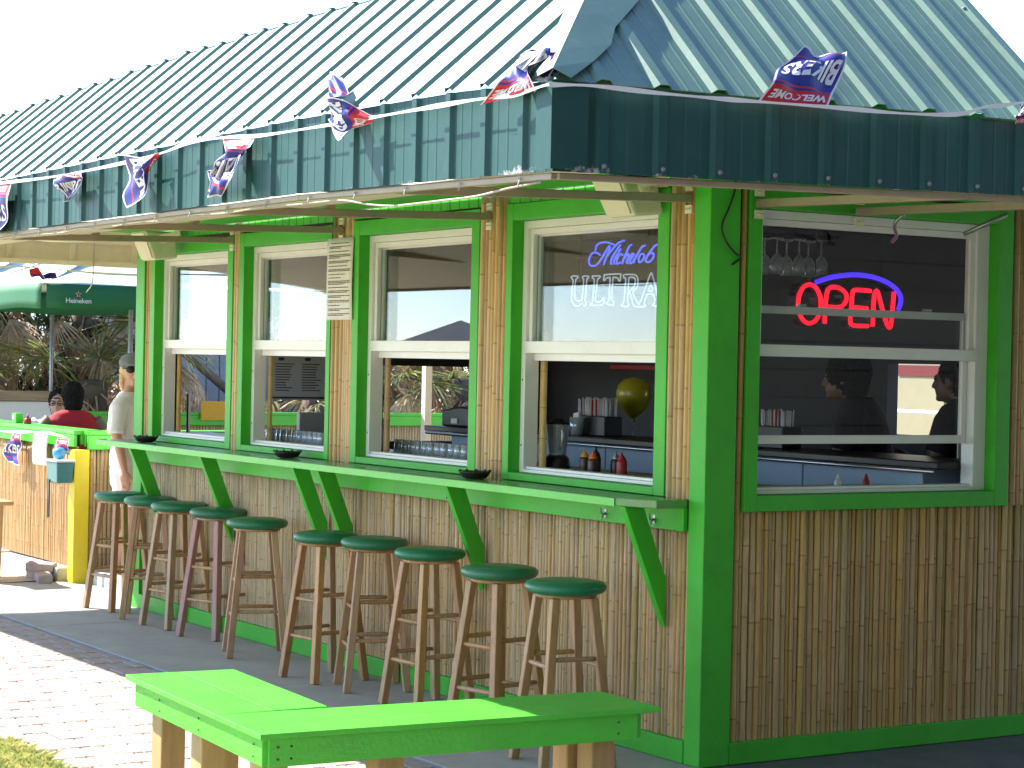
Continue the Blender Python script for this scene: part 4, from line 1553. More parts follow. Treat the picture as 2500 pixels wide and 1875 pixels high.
# --- woman walking towards the corner, local +x is where she faces
wz = .88
WO = thing('person', 'woman in white shirt and shorts, cap and sunglasses at the kiosk far end', 'person', (-7.11, .405, 0), wz)
b = MB()
P = head(b, (.02, 0, 1.485), .98, R(-66))
b.tube([(-.015, 0, 1.28), (-.01, 0, 1.36), (.0, 0, 1.43)], [.055, .048, .05], 12)
loft(b, [((0, 0, .80), .10, .155), ((0, 0, .92), .105, .165), ((0, 0, 1.03), .085, .13), ((0, 0, 1.16), .095, .145), ((-.01, 0, 1.27), .085, .165), ((-.015, 0, 1.33), .055, .10)])
for s, kx, ax_ in ((1, .05, -.04), (-1, .02, .04)):
    b.tube([(0, s * .08, .86), (.015, s * .082, .70), (.03 + kx, s * .08, .46), (.01 + kx - ax_, s * .08, .28), (-.01 + kx - ax_ * 1.6, s * .078, .09), (-.01 + kx - ax_ * 1.6, s * .078, .05)], [.092, .083, .056, .054, .036, .036], 14)
    fx = kx - ax_ * 1.6
    b.tube([(fx - .05, s * .078, .042), (fx + .03, s * .08, .045), (fx + .11, s * .085, .032), (fx + .155, s * .087, .024)], [.03, .036, .033, .02], 10)
    b.tube([(-.015, s * .15, 1.275), (-.025, s * .185, 1.24), (-.03, s * .215, 1.06), (.0, s * .222, .96), (.035, s * .228, .83), (.04, s * .229, .805)], [.05, .047, .037, .035, .025, .024], 12)
    hand(b, (.041, s * .229, .80), (.12, 0, -1), (1, 0, .1), .5)
melt(b, 'body', SKIN1, WO, .0075, 3)
c = MB()
loft(c, [((0, 0, .83), .135, .178), ((0, 0, .93), .128, .176), ((0, 0, 1.04), .112, .155), ((.005, 0, 1.16), .122, .165), ((-.008, 0, 1.26), .105, .185), ((-.015, 0, 1.325), .07, .12), ((-.012, 0, 1.345), .058, .07)])
for s in (1, -1):
    c.tube([(-.015, s * .14, 1.265), (-.025, s * .19, 1.235), (-.03, s * .225, 1.10), (-.028, s * .23, 1.06)], [.066, .062, .058, .060], 14)
melt(c, 'shirt', WCLOTH, WO, .010, 3)
c = MB()
loft(c, [((0, 0, .70), .125, .172), ((0, 0, .80), .128, .178), ((0, 0, .92), .118, .172)])
for s in (1, -1):
    c.tube([(0, s * .085, .80), (.015, s * .088, .70), (.03, s * .09, .57), (.03, s * .09, .555)], [.11, .105, .10, .10], 16)
melt(c, 'shorts', WCLOTH, WO, .010, 3)
c = MB()
ell(c, P(-.02, 0, .02), (.1, .086, .1))
for s in (1, -1):
    c.tube([P(-.03, s * .07, .03), P(-.012, s * .078, -.04), P(-.008, s * .08, -.10), P(-.015, s * .075, -.15)], [.024, .024, .022, .010], 8)
ell(c, P(-.07, 0, -.05), (.05, .07, .09))
melt(c, 'hair', BLOND, WO, .008, 2, .005)
c = MB()
ell(c, P(-.012, 0, .062), (.107, .094, .075))
ell(c, P(.105, 0, .052), (.07, .075, .013), Matrix.Rotation(R(-66), 3, 'Z'))
cap_ = melt(c, 'cap', CAPM, WO, .010, 2)
c = MB()
for s in (1, -1):
    ell(c, P(.104, s * .034, .014), (.012, .033, .025), Matrix.Rotation(R(-66 + s * 8), 3, 'Z'))
    c.tube([P(.098, s * .058, .022), P(.04, s * .082, .022), P(-.01, s * .085, .015)], .004, 6)
c.tube([P(.112, .012, .02), P(.112, -.012, .02)], .004, 6)
c.build('sunglasses', BLACK, WO)
c = MB()
for s, fx in ((1, .05 + .064), (-1, .02 - .064)):
    c.tube([(fx - .065, s * .078, .016), (fx + .03, s * .08, .016), (fx + .12, s * .085, .014), (fx + .165, s * .088, .012)], [.034, .038, .038, .022], 10)
melt(c, 'shoes', BRNB, WO, .010, 2)

def sitter(lab, loc, rz, skin, shirt, hairm, hair_r, arms=True, headrz=0., lean=0.):
    t = thing('person', lab, 'person', loc, rz)
    b = MB()
    Pq = head(b, (.04 + lean, 0, 1.225), 1.0, headrz)
    b.tube([(-.01 + lean * .7, 0, 1.06), (.0 + lean * .85, 0, 1.12), (.02 + lean, 0, 1.18)], [.068, .06, .058], 12)
    loft(b, [((0, 0, .45), .13, .18), ((0, 0, .56), .13, .175), ((0, 0, .75), .11, .16), ((.0 + lean * .4, 0, .95), .115, .18), ((-.005 + lean * .6, 0, 1.05), .10, .19), ((-.01 + lean * .7, 0, 1.11), .065, .12)])
    for s in (1, -1):
        b.tube([(.0, s * .1, .52), (.2, s * .12, .53), (.43, s * .13, .51), (.45, s * .13, .30), (.43, s * .13, .08)], [.095, .085, .06, .055, .04], 12)
        b.tube([(.38, s * .13, .05), (.5, s * .135, .045), (.6, s * .14, .03)], [.035, .038, .025], 10)
        b.tube([(-.01 + lean * .6, s * .17, 1.06), (.0 + lean * .6, s * .215, 1.01), (.06 + lean * .5, s * .245, .82), (.10 + lean * .5, s * .22, .77), (.30 + lean * .5, s * .12, .80), (.32 + lean * .5, s * .11, .805)], [.058, .058, .045, .043, .030, .028], 12)
        hand(b, (.325 + lean * .5, s * .105, .807), (.9, -s * .4, .1), (.2, -s * .3, 1), .6)
    melt(b, 'body', skin, t, .009, 3)
    c = MB()
    loft(c, [((0, 0, .47), .15, .20), ((0, 0, .60), .145, .19), ((0, 0, .77), .128, .178), ((0 + lean * .4, 0, .95), .132, .197), ((-.005 + lean * .6, 0, 1.05), .118, .205), ((-.01 + lean * .7, 0, 1.11), .085, .15), ((-.005 + lean * .75, 0, 1.135), .074, .088)])
    if arms:
        for s in (1, -1):
            c.tube([(-.01 + lean * .6, s * .16, 1.06), (.0 + lean * .6, s * .218, 1.015), (.04 + lean * .55, s * .242, .87)], [.075, .072, .065], 12)
    melt(c, 'shirt', shirt, t, .011, 3)
    c = MB()
    ell(c, Pq(-.022, 0, .035), (.1 * hair_r, .084 * hair_r, .098 * hair_r))
    ell(c, Pq(-.05, 0, -.03), (.065 * hair_r, .074 * hair_r, .085 * hair_r))
    melt(c, 'hair', hairm, t, .006, 2, .009)
    c = MB()
    for s in (1, -1):
        ell(c, Pq(.089, s * .031, .008), (.006, .013, .006))
    c.build('eyes', BLACK, t)
    return t, Pq
sitter('man in sleeveless dark red shirt seated with his back to the camera', (-9.3, .80, .02), math.pi - .25, SKIN2, RCLOTH, BLKHAIR, 1.07, arms=False)
tb, Pq = sitter('person in white with glasses facing the camera beyond the man in red', (-10.32, 1.055, -.05), -.5, SKIN3, WCLOTH, BLKHAIR, 1.03)
c = MB()
for s in (1, -1):
    c.tube([Pq(.098, s * .032 + .024 * math.cos(k * .7), .012 + .02 * math.sin(k * .7)) for k in range(10)], .0035, 6)
c.build('glasses', BLACK, tb)
# two silhouettes behind the right window
sitter('dark silhouette of a person leaning forward behind the right window', (-1.33, 2.05, .33), -2.5, SKIN2, KCLOTH, BLKHAIR, 1.18, lean=.10)
sitter('dark silhouette of a person in profile at the right edge of the right window', (-.98, 2.40, .33), -2.75, SKIN2, KCLOTH, BLKHAIR, 1.02, lean=.06)

for (x, y, a), lab in (((-1.33, 2.05, .4), 'bar stool under the leaning silhouette behind the right window'), ((-.98, 2.40, .2), 'bar stool under the profile silhouette behind the right window')):
    o = copy_tree(st0)
    o.location = (x, y, .041)
    o.rotation_euler = (0, 0, a)
    tag(o, lab, 'stool', 'bar stools inside the kiosk')
# ================================================================== FENCES AND PATIO
def fence(lab, p, q, ztop, zboard, z0, seed, cap=.16, single=True):
    p = Vector((*p, 0))
    q = Vector((*q, 0))
    d = (q - p)
    L = d.length
    d.normalize()
    n_ = Vector((d.y, -d.x, 0))
    t = thing('bamboo_fence', lab, 'fence', p, math.atan2(d.y, d.x))
    MB().box(0, L, -.03, cap - .03, ztop - .03, ztop).build('top_rail', GREEN_BENCH, t, .005)
    MB().box(.001, L - .001, -.028, -.004, zboard, ztop - .031).build('rail_board', GREEN_BENCH, t, .004)
    MB().box(.001, L - .001, .02, .05, zboard + .02, ztop - .032).build('rail_board', GREEN_BENCH, t, .004)
    MB().box(.0, L, .012, .018, z0, zboard + .02).build('backing', DARKW, t)
    var = cane_set(zboard + .004 - z0, .0135, BAMBOO_OLD, 6, seed)
    rr = random.Random(seed)
    x, cnt = .0, 0
    restm = MB()
    restm.smooth = True
    att = []
    while x < L - .01:
        r_, me = rr.choice(var)
        if cnt < 130 and single:
            o = link('bamboo_cane', me, t)
            o.location = (x + r_, .010, z0)
            o.rotation_euler = (0, rr.gauss(0, .004), 0)
        else:
            restm.add([(v.co.x + x + r_, v.co.y + .010, v.co.z + z0) for v in me.vertices], [tuple(f.vertices) for f in me.polygons])
            att += [dd.value for dd in me.attributes['node_ring'].data]
        x += r_ * 2.02
        cnt += 1
    if restm.v:
        fm_ = restm.mesh('bamboo_canes', BAMBOO_OLD)
        fm_.attributes.new('node_ring', 'FLOAT', 'POINT').data.foreach_set('value', att)
        tag(link('bamboo_canes', fm_, t), kind='stuff')
    return t
# rail runs away from the yellow post, parallel to the kiosk front
f1_ = fence('bamboo fence with green rail running left from the yellow post', (-13.2, .16), (-7.46, .16), 1.062, .945, .10, 500, .24)
fence('short bamboo fence panel between the yellow post and the kiosk', (-7.40, .20), (-7.40, 1.7), 1.062, .93, .10, 600, .2)
fence('back bamboo fence with green rail in front of the palms', (-11.8, 1.5), (-11.8, 8.6), 1.075, .95, .05, 700, .12, single=False)
YP = MB().box(-7.455, -7.345, .095, .205, -.02, .93)
tag(YP.build('yellow_post', YELLOW, bevel=.005), 'square yellow post at the corner of the bamboo fence', 'post')
YP = MB().box(-9.46, -9.36, .10, .158, -.02, .944)
tag(YP.build('yellow_post', YELLOW, bevel=.005), 'yellow post cut off at the left edge of the picture', 'post')
kb = thing('kerb_blocks', 'row of rough concrete kerb blocks under the left fence', 'kerb', (-7.5, .1, -.02))
for k in range(13):
    MB().box(-.45 * k - .445 - .0, -.45 * k - .005, -.055 + random.uniform(-.008, .008), .15, 0, .115 + random.uniform(-.01, .006)).build('block', CONCL, kb, .012)
MB().box(.105, 1.0, .1, .2, 0, .115).build('block', CONCL, kb, .012)
sandm = MB()
def sandf(u, v):
    x = lerp(-13, -7.55, u)
    y = lerp(-1.6, .06, v)
    return (x, y, -.03 + .05 * max(0, v - .35) + .03 * noise.noise(Vector((x * 1.5, y * 2, 0))))
sandm.grid(sandf, 60, 24)
tag(sandm.build('sand_bed', SAND), kind='structure')
for i, (x, y, z, a, lab) in enumerate(((-7.72, .0, .035, .4, 'loose pale brick lying flat by the kerb blocks'), (-7.50, -.06, .032, -.2, 'loose brick nearest the yellow post'), (-7.66, -.02, .092, .9, 'loose brick stacked on top of the flat one'))):
    o = MB().box(-.1, .1, -.05, .05, -.03, .03).build('loose_brick', BRICK, bevel=.006)
    o.location = (x, y, z)
    o.rotation_euler = (.05 * i, .04, a)
    tag(o, lab, 'brick')
# things hung on the fence
def flyer(x, w_, z1_, z0_, y=.098):
    return lambda u, v: (lerp(x, x + w_, u), y - .012 * math.sin(v * 2.6), lerp(z1_, z0_, v))
t = thing('paper_flyer', 'white paper flyer taped to the green rail of the fence', 'flyer')
s = MB()
ff_ = flyer(-8.19, .30, 1.02, .79)
s.grid(ff_, 4, 8)
s.build('sheet', WHITEP, t).modifiers.new('thickness', 'SOLIDIFY').thickness = .001
p = MB()
for vv, u0, u1, hh in ((.12, .2, .85, .07), (.24, .2, .75, .07), (.36, .25, .8, .07), (.62, .2, .8, .03), (.68, .3, .8, .03)):
    u = u0
    while u < u1:
        q4 = [Vector(ff_(a_, b_)) + Vector((0, -.003, 0)) for a_, b_ in ((u, vv), (u + .08, vv), (u + .08, vv + hh), (u, vv + hh))]
        p.add(q4, [(0, 1, 2, 3)])
        u += .11
p.build('print', GREYP, t)
tp = [(-9.6, .096, 1.03), (-9.0, .094, 1.005), (-8.6, .092, 1.008), (-8.17, .092, 1.025), (-7.85, .09, 1.03), (-7.5, .088, 1.012)]
o = ribbon(tp, .022, None).build('fence_tape', TAPE)
o.modifiers.new('thickness', 'SOLIDIFY').thickness = .001
tag(o, 'white tape drooping along the fence rail', 'tape')
flag([((-8.63, .09, 1.0), (-8.46, .09, 1.0)), ((-8.66, .07, .94), (-8.45, .075, .93)), ((-8.78, .07, .86), (-8.46, .08, .85)), ((-8.70, .08, .78), (-8.44, .08, .765))], 'folded pennant hanging left of the paper flyer on the fence', 31, 'pennants on the fence')
flag([((-7.67, .085, 1.0), (-7.43, .085, 1.0)), ((-7.66, .06, .94), (-7.45, .07, .93)), ((-7.66, .06, .86), (-7.50, .07, .86)), ((-7.64, .07, .75), (-7.54, .07, .75))], 'pennant hanging behind the small teal bucket on the fence', 32, 'pennants on the fence')
bk_ = thing('plastic_bucket', 'small translucent teal plastic tub hung on the fence by the yellow post', 'bucket', (-7.43, .02, .70))
TUB = mat('teal_translucent_plastic', (.06, .19, .20), .3, .06)
m_ = MB()
m_.hexa([(-.10, -.05, 0), (.085, -.05, 0), (.085, .06, 0), (-.10, .06, 0), (-.115, -.058, .145), (.1, -.058, .145), (.1, .068, .145), (-.115, .068, .145)])
m_.build('tub', TUB, bk_, .008)
m_ = MB()
m_.box(-.125, .11, -.066, .076, .146, .16)
m_.build('lid', FWHITE, bk_, .004)
MB().lathe([(0, .16), (.03, .165), (.045, .19), (.046, .215), (.03, .24), (0, .245)], 14, (-.02, 0, 0)).build('blue_cap', mat('blue_plastic_cap', (.08, .38, .75), .4, .05), bk_)
st_ = MB()
st_.prism([(-.10, 0.02), (-.05, .02), (-.045, -.24), (-.085, -.25)], 1, -.058, -.051)
st_.build('strap', BLACK, bk_)
cd = thing('napkin_caddy', 'green table caddy standing on the fence rail at far left', 'caddy', (-8.98, .24, 1.063))
MB().box(-.045, .045, -.03, .03, 0, .075).build('box', GREEN_BENCH, cd, .004)
MB().box(-.022, .022, -.034, -.0305, .03, .055).build('panel', FWHITE, cd)
bottle((-8.78, .25, 1.063), 'small red ketchup bottle standing on the fence rail', [(0, 0), (.028, 0), (.03, .005), (.028, .035), (.012, .045), (0, .045)], KET, [(.012, .045), (.008, .055), (.003, .075), (0, .075)], KET)
pt = thing('picnic_table', 'dark patio table between the two seated people', 'table', (-9.8, .98, .01), -.3)
for k in range(4):
    MB().box(-.30 + k * .15, -.156 + k * .15, -.6, .6, .71, .74).build('plank', POST, pt, .004)
for sx in (-1, 1):
    for sy in (-1, 1):
        MB().box(sx * .24 - .03, sx * .24 + .03, sy * .5 - .03, sy * .5 + .03, 0, .709).build('leg', POST, pt)
for lab, x, y, rz in (('wooden patio stool under the man in red', -9.27, .80, 0), ('wooden patio stool under the person in white', -10.36, 1.0, .3)):
    s_ = thing('patio_stool', lab, 'stool', (x, y, .01), rz)
    MB().box(-.17, .17, -.2, .2, .40, .435).build('seat', POST, s_, .006)
    for sx in (-1, 1):
        for sy in (-1, 1):
            MB().box(sx * .13 - .02, sx * .13 + .02, sy * .16 - .02, sy * .16 + .02, 0, .3995).build('leg', POST, s_)
s_ = thing('wooden_side_bench', 'plain wooden bench end poking in at the left edge', 'bench', (-7.86, -.40, -.02), 0)
MB().box(-.62, .3, -.14, .14, .555, .585).build('seat', POST, s_, .006)
for x in (-.5, .17):
    m_ = MB()
    m_.bar((x - .05, 0, 0), (x, 0, .554), .06, .2, (0, 1, 0))
    m_.build('leg', POST, s_)
# low white wall with a wooden rail
lw = thing('low_wall', 'low white wall with a weathered wooden rail on top behind the tables', 'wall', (-11.6, .3, 0))
MB().box(-.06, 0, -1.2, 1.16, 0, 1.165).build('panel', mat('white_wall_paint', (.78, .80, .82), .7, .04), lw)
MB().box(-.05, .03, -1.2, 1.18, 1.172, 1.262).build('rail', mat('weathered_timber', (.33, .25, .16), .8, .25, 5, .3, 40, stretch=(6, .6, 6)), lw, .004)
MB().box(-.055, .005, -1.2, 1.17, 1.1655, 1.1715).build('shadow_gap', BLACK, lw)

# ================================================================== UMBRELLAS
UGREEN = mat('green_canopy_cloth', (.012, .125, .045), .7, .08, 5, .1, 60)
UWHITE = mat('pale_canopy_cloth', (.70, .78, .68), .8, .05, 5, .1, 60)
def umbrella(lab, x, y, zv, hs, zt, with_text=True):
    t = thing('patio_umbrella', lab, 'umbrella', (x, y, .01))
    vh = .19
    cor = [(hs, -hs), (hs, hs), (-hs, hs), (-hs, -hs)]
    for k in range(4):
        a, b = Vector((*cor[k], zv)), Vector((*cor[(k + 1) % 4], zv))
        top = Vector((0, 0, zt))
        can = MB()
        can.grid(lambda u, v: tuple(a.lerp(b, u).lerp(top, v) - Vector((0, 0, .10 * math.sin(math.pi * v) * math.sin(math.pi * u) + .03 * math.sin(math.pi * v)))), 8, 8)
        o = can.build('canopy_panel', UWHITE, t)
        o.modifiers.new('thickness', 'SOLIDIFY').thickness = .003
        n_ = Vector(((a + b).x, (a + b).y, 0)).normalized()
        d = (b - a).normalized()
        def V(u, v, off=0):
            uu = lerp(.012, .988, u)
            return tuple(a.lerp(b, uu) + n_ * (.012 * v * math.sin(u * 9 + k) + .012 * v + off) - Vector((0, 0, vh * v * (1 + .04 * math.sin(u * 14)))))
        va = MB()
        va.grid(V, 16, 3)
        vo = va.build('valance', UGREEN, t)
        vo.modifiers.new('thickness', 'SOLIDIFY').thickness = .002
        if with_text:
            for cu in (.108, .55):
                tv, tf = text_mesh('Heineken', 1.0, .012, 0, .95)
                xa = max(v_.x for v_ in tv)
                m2 = MB()
                m2.add([V(cu + v_.x / xa * .105 / (2 * hs), .66 - v_.y * .052 / vh, .006) for v_ in tv], tf)
                m2.build('lettering', FWHITE, t)
                for rad, mm, off in ((.026, FWHITE, .006), (.020, FRED, .009)):
                    sp_ = []
                    for j in range(10):
                        an = j * math.pi / 5
                        r_ = rad if j % 2 == 0 else rad * .42
                        sp_.append(V(cu + r_ * math.sin(an) / (2 * hs), .40 - r_ * math.cos(an) / vh, off))
                    cc_ = V(cu, .40, off)
                    m2 = MB()
                    m2.add(sp_ + [cc_], [(j, (j + 1) % 10, 10) for j in range(10)])
                    m2.build('star', mm, t)
        rb = MB()
        rb.tube([(0, 0, zt - .04), tuple(a - Vector((0, 0, .012)))], .009, 6)
        rb.build('rib', GALV, t)
    MB().lathe([(.02, 0), (.02, zt - .02), (0, zt - .02)], 12).build('pole', GALV, t)
    MB().lathe([(0, zt - .01), (.04, zt), (.045, zt + .02), (.015, zt + .05), (0, zt + .06)], 12).build('finial', UGREEN, t)
    MB().lathe([(.24, 0), (.24, .06), (.06, .08), (.03, .2), (.02, .2)], 20).build('base', CONCL, t)
    return t
umbrella('green and white patio umbrella nearest the kiosk with beer lettering on its edge', -10.12, 1.60, 2.13, 1.20, 2.62)
umbrella('second patio umbrella further back at the left edge', -12.6, 1.80, 2.20, 1.15, 2.7)

# far eave: dish lamp, dangling cable, pennant
lm = thing('dish_lamp', 'cream dish lamp under the far eave', 'lamp', (-6.42, -.37, 2.61))
MB().lathe([(0, 0), (.02, 0), (.02, -.22), (.03, -.235), (.15, -.262), (.165, -.275), (.155, -.283), (0, -.29)], 22).build('shade', CREAM, lm)
cab = MB()
cab.tube(catmull([(-7.80, .382, 2.40), (-7.80, .38, 2.30), (-7.8, .378, 2.233), (-7.81, .374, 2.108), (-7.8, .329, 2.044)], 6), .0045, 6)
tag(cab.build('loose_cable', TAN_WIRE), 'thin cable dangling from the far eave in front of the umbrella', 'cable')
flag([((-7.95, -.05, 2.20), (-7.95, .02, 2.215)), ((-7.96, -.04, 2.16), (-7.96, .06, 2.165)), ((-7.99, .03, 2.15), (-7.99, .09, 2.14)), ((-8.0, .12, 2.185), (-8.0, .14, 2.14)), ((-8.0, .18, 2.185), (-8.0, .175, 2.14))], 'small twisted pennant under the far eave above the umbrella', 33, 'pennants along the eave', msg=False)
o = ribbon([(-7.96, -2.2, 2.25), (-7.96, -1.2, 2.215), (-7.96, -.5, 2.205), (-7.96, .0, 2.215), (-7.96, .6, 2.19), (-7.96, 1.4, 2.21)], .018, None).build('bunting_tape', TAPE)
o.modifiers.new('thickness', 'SOLIDIFY').thickness = .001
tag(o, 'tape sagging below the far eave', 'tape')
ysg = MB().box(-11.755, -11.735, 2.97, 3.35, 1.0, 1.18)
tag(ysg.build('yellow_sign', mat('amber_board', (.66, .36, .02), .5, .06), bevel=.003), 'plain amber board on the back fence seen through the farthest window', 'sign')

# ================================================================== BUILDINGS BEYOND
sb = thing('siding_building', 'pale grey corrugated building beyond the patio', 'building', (-15.4, 4.9, 0))
SID = mat('grey_siding', (.55, .57, .58), .5, .05)
for k in range(22):
    MB().box(-.03, .0, -1.7 + k * .16, -1.7 + k * .16 + .145, 0, 1.62).build('siding_sheet', SID, sb)
for k in range(8):
    MB().box(-.035, .004, -1.7, 1.82, 1.63 + k * .14, 1.76 + k * .14).build('siding_board', SID, sb)
MB().box(-3, -.04, -1.7, 1.82, 0, 2.75).build('core', SID, sb)
MB().prism([(-1.9, 2.76), (2.0, 2.76), (2.0, 2.86), (-1.9, 2.86)], 0, -3.1, .2).build('roof', GALV, sb)
pp = MB()
pp.tube([(-14.6, 3.5, 2.05), (-14.6, 4.9, .95)], .05, 8)
tag(pp.build('leaning_pole', mat('bare_trunk', (.30, .25, .18), .8, .2)), 'bare pole leaning across the grey siding', 'pole')
cbld = thing('cream_building', 'sunlit cream building with a red band behind the kiosk', 'building', (-6, 9.2, 0))
MB().box(-6, 5, 0, 4, 0, 3.6).build('wall', mat('cream_wall', (.40, .40, .30), .8, .05), cbld)
MB().box(-2.94, -2.3, -.02, -.001, .9, 1.55).build('door_panel', mat('tan_panel', (.42, .36, .22), .7, .05), cbld)
MB().box(-2.94, -2.3, -.03, -.002, 1.552, 1.66).build('red_band', mat('dull_red_paint', (.20, .025, .025), .7, .08), cbld)
MB().tube([(-4, -.6, 1.22), (2, -.6, 1.22)], .02, 8).build('handrail', FWHITE, cbld)
# unseen building added to shade the right wall; it shows in the right window
nb = thing('added_shade_building', 'unseen timber building added to keep sky light off the right side of the kiosk', 'building', (9.5, 7, 0))
TIMB = mat('dark_timber', (.03, .027, .024), .9, .1, 4)
for k in range(26):
    MB().box(0, .03, -19, 9, .2 + k * .28, .2 + k * .28 + .27).build('cladding_board', TIMB, nb)
MB().box(.031, 6, -19, 9, 0, 7.5).build('core', TIMB, nb)
MB().box(-.5, 6.3, -19.4, 9.4, 7.51, 7.7).build('roof', GALV, nb)
# house reflected in the front windows
hs = thing('shingle_house', 'distant low house with a grey shingle hip roof, mirrored in the third window', 'house', (-139, -81, 0), R(30))
MB().box(-7, 7, -5, 5, 0, 2.6).build('wall', CREAM, hs)
rf = MB()
e_ = [(-8, -6, 2.6), (8, -6, 2.6), (8, 6, 2.6), (-8, 6, 2.6), (-3.2, 0, 4.9), (3.2, 0, 4.9)]
rf.add(e_, [(0, 1, 5, 4), (1, 2, 5), (2, 3, 4, 5), (3, 0, 4), (3, 2, 1, 0)])
rf.build('roof', mat('grey_shingles', (.20, .20, .20), .9, .3, 3, .3, 8, stretch=(1, 1, 12)), hs)
for k in (-3.5, 3.2):
    MB().box(k - .7, k + .7, -5.06, -5.01, .9, 2.1).build('window', DARK, hs)

# ================================================================== PALMS
def leafy(name, col, rough, objr, tl):
    m = mat(name, col, rough, .3, 7, objrand=objr, spec=.8)
    t_ = m.node_tree
    n_ = t_.nodes
    out = n_['Material Output']
    pb_ = n_['Principled BSDF']
    tr_ = n_.new('ShaderNodeBsdfTranslucent')
    mx_ = n_.new('ShaderNodeMixShader')
    mx_.inputs[0].default_value = tl
    t_.links.new(pb_.inputs['Base Color'].links[0].from_socket, tr_.inputs[0])
    t_.links.new(pb_.outputs[0], mx_.inputs[1])
    t_.links.new(tr_.outputs[0], mx_.inputs[2])
    t_.links.new(mx_.outputs[0], out.inputs[0])
    return m
LEAFG = leafy('palm_leaf_green', (.22, .24, .075), .30, .3, .35)
LEAFD = leafy('palm_leaf_dead', (.64, .46, .28), .30, .32, .4)
TRUNK = mat('palm_trunk', (.16, .12, .085), .9, .3, 9, .5, 30)
def frond(seed, dead):
    rr = random.Random(seed)
    mb = MB()
    pl_ = rr.uniform(.28, .5)
    mb.tube([(0, 0, 0), (0, pl_ * .5, .03), (0, pl_, 0)], [.012, .009, .006], 5)
    n_ = 30 if not dead else 32
    for k in range(n_):
        a = lerp(-1.95, 1.95, (k + .5) / n_) + rr.gauss(0, .04)
        if dead:
            a *= rr.uniform(.45, .75)
        ln = rr.uniform(.42, .62) * (1 - .18 * abs(a) / 2)
        droop = rr.uniform(.25, .6) if not dead else rr.uniform(.7, 1.5)
        w_ = rr.uniform(.007, .012)
        d = Vector((math.sin(a), math.cos(a), .15 * math.cos(a)))
        s = Vector((d.y, -d.x, 0)).normalized()
        o_ = Vector((0, pl_, 0))
        pts = []
        for f, wf in ((0, .5), (.35, 1), (.72, .8), (1, .08)):
            c_ = o_ + d * ln * f - Vector((0, 0, droop * ln * f * f * .8)) + Vector((rr.gauss(0, .006), 0, rr.gauss(0, .008)))
            tw = Vector((0, 0, rr.uniform(-.6, .6)))
            ss_ = (s + tw).normalized()
            pts += [c_ - ss_ * w_ * wf, c_ + ss_ * w_ * wf]
        mb.add(pts, [(0, 1, 3, 2), (2, 3, 5, 4), (4, 5, 7, 6)])
    return mb.mesh('frond', LEAFD if dead else LEAFG)
FG = [frond(k, False) for k in range(5)]
FD = [frond(50 + k, True) for k in range(6)]
pn = 0
def palm(x, y, h, ng, nd, lab):
    global pn
    pn += 1
    rr = random.Random(pn * 7)
    t = thing('fan_palm', lab, 'palm', (x, y, -.03), 0, 'fan palms behind the patio')
    tr = MB()
    tr.tube([(rr.gauss(0, .03), rr.gauss(0, .03), z * h / 6) for z in range(7)], [.14 + .02 * rr.random() for _ in range(7)], 10)
    tr.build('trunk', TRUNK, t)
    for k in range(ng + nd):
        dead = k >= ng
        o = link('dead_frond' if dead else 'frond', rr.choice(FD if dead else FG), t)
        az = rr.uniform(0, 6.283)
        if dead:
            elv = rr.uniform(-1.35, -.35)
            z = h * rr.uniform(.25, 1.0)
        else:
            elv = rr.uniform(-.35, 1.2)
            z = h * rr.uniform(.9, 1.02)
        sc = rr.uniform(.65, 1.0) if dead else rr.uniform(.8, 1.15)
        o.location = (math.cos(az) * .08, math.sin(az) * .08, z)
        o.rotation_euler = (elv, rr.gauss(0, .25), az - math.pi / 2)
        o.scale = (sc, sc, sc)
spots = [(-13.3, 1.1, 1.55, 'left most'), (-13.0, 2.35, 1.35, 'middle'), (-13.2, 3.0, 1.75, ''), (-12.9, 4.75, 1.3, ''), (-13.1, 5.6, 1.6, ''), (-12.8, 6.5, 1.45, ''), (-14.4, 1.7, 2.3, ''), (-14.6, 2.9, 2.2, ''), (-14.2, 5.4, 2.2, ''), (-14.0, 6.6, 2.3, ''), (-13.4, .2, 1.8, '')]
plabs = ['shaggy fan palm behind the low white wall at far left', 'fan palm with drooping brown skirt between the two umbrella poles', 'fan palm behind the woman in white', 'fan palm seen through the second window', 'fan palm seen through the third window beside the pale post', 'fan palm seen through the right of the third window',
         'taller fan palm in the back row behind the left pole', 'taller fan palm in the back row above the seated man', 'back row fan palm seen through the second and third windows', 'back row fan palm farthest to the right', 'fan palm beyond the left edge of the umbrella']
for (x, y, h, _), lab in zip(spots, plabs):
    palm(x, y, h, 6, 64, lab)
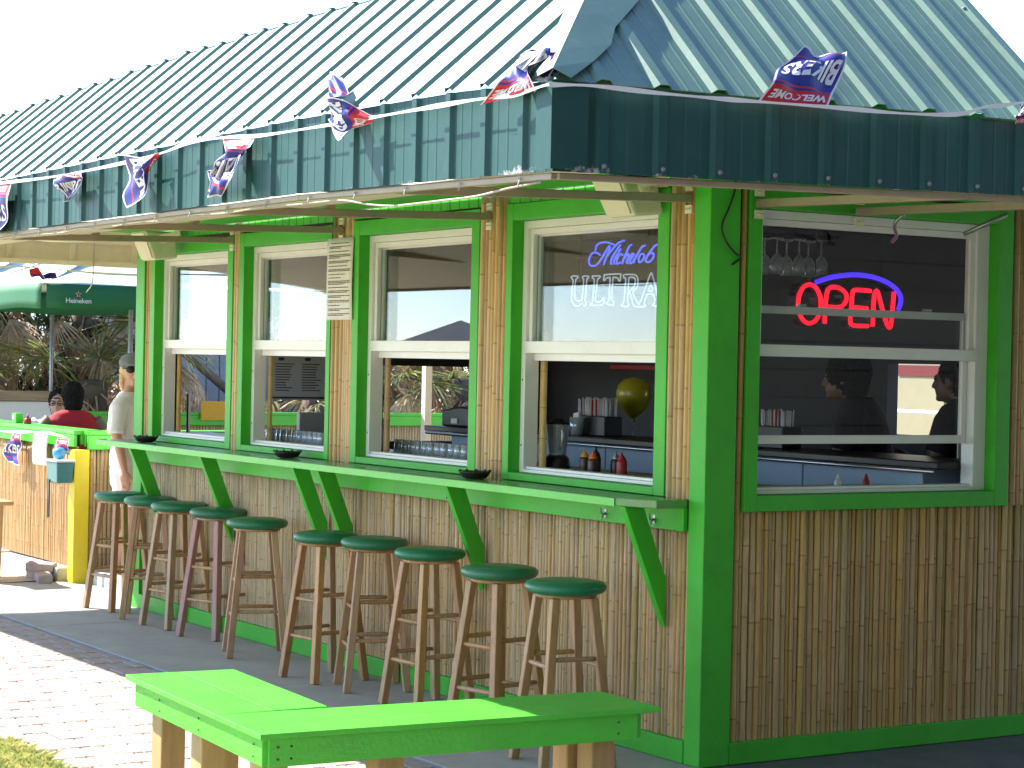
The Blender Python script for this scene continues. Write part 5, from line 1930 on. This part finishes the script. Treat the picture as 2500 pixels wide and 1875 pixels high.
# dense dark shrubs behind the palms
HB = mat('shrub_leaf', (.045, .085, .025), .5, .35, 5)
def shrub(x, y, rx, ry, h, lab):
    t = thing('dark_shrub', lab, 'shrub', (x, y, -.03), 0, 'shrubs behind the palms')
    mb = MB()
    rr = random.Random(int(x * 10 + y * 7))
    for k in range(2600):
        a = rr.uniform(0, 6.283)
        z = rr.uniform(.05, 1)
        rad = math.sqrt(rr.uniform(.35, 1)) * math.sqrt(max(.05, 1 - (z - .35) ** 2 * 1.6))
        c_ = Vector((math.cos(a) * rx * rad, math.sin(a) * ry * rad, z * h))
        q = Matrix.Rotation(rr.uniform(0, 6), 3, 'Z') @ Matrix.Rotation(rr.uniform(-1.2, 1.2), 3, 'X')
        l_, w_ = rr.uniform(.06, .13), rr.uniform(.02, .04)
        mb.add([c_ + q @ Vector(v) for v in ((0, -l_, 0), (w_, 0, .01), (0, l_, 0), (-w_, 0, .01))], [(0, 1, 2, 3)])
    mb.build('foliage', HB, t)
    s_ = MB()
    for k in range(5):
        a = k * 1.3
        s_.tube([(0, 0, 0), (math.cos(a) * rx * .3, math.sin(a) * ry * .3, h * .5), (math.cos(a) * rx * .6, math.sin(a) * ry * .6, h * .85)], [.04, .025, .01], 6)
    s_.build('stem', TRUNK, t)
for (x, y, rx, ry, h), lab in zip(((-14.9, 1.2, .9, 1.0, 2.6), (-15.0, 2.5, .8, .9, 2.6), (-15.6, .6, 1.0, 1.2, 2.5), (-15.8, 2.6, 1.0, 1.1, 2.4), (-15.2, 6.9, 1.0, 1.3, 2.5), (-14.8, 8.6, 1.2, 1.3, 2.6)), ('dark green shrub right behind the left pole', 'dark green shrub close behind the middle palms', 'dark green shrub behind the left palms', 'dark green shrub behind the seated man', 'dark green shrub behind the palms in the third window', 'dark green shrub at the far right end of the palms')):
    shrub(x, y, rx, ry, h, lab)
vp = MB().box(-8.03, -7.97, 3.25, 3.31, 0, 2.4)
tag(vp.build('pale_post', CREAM), 'pale upright post seen through the third window', 'post')
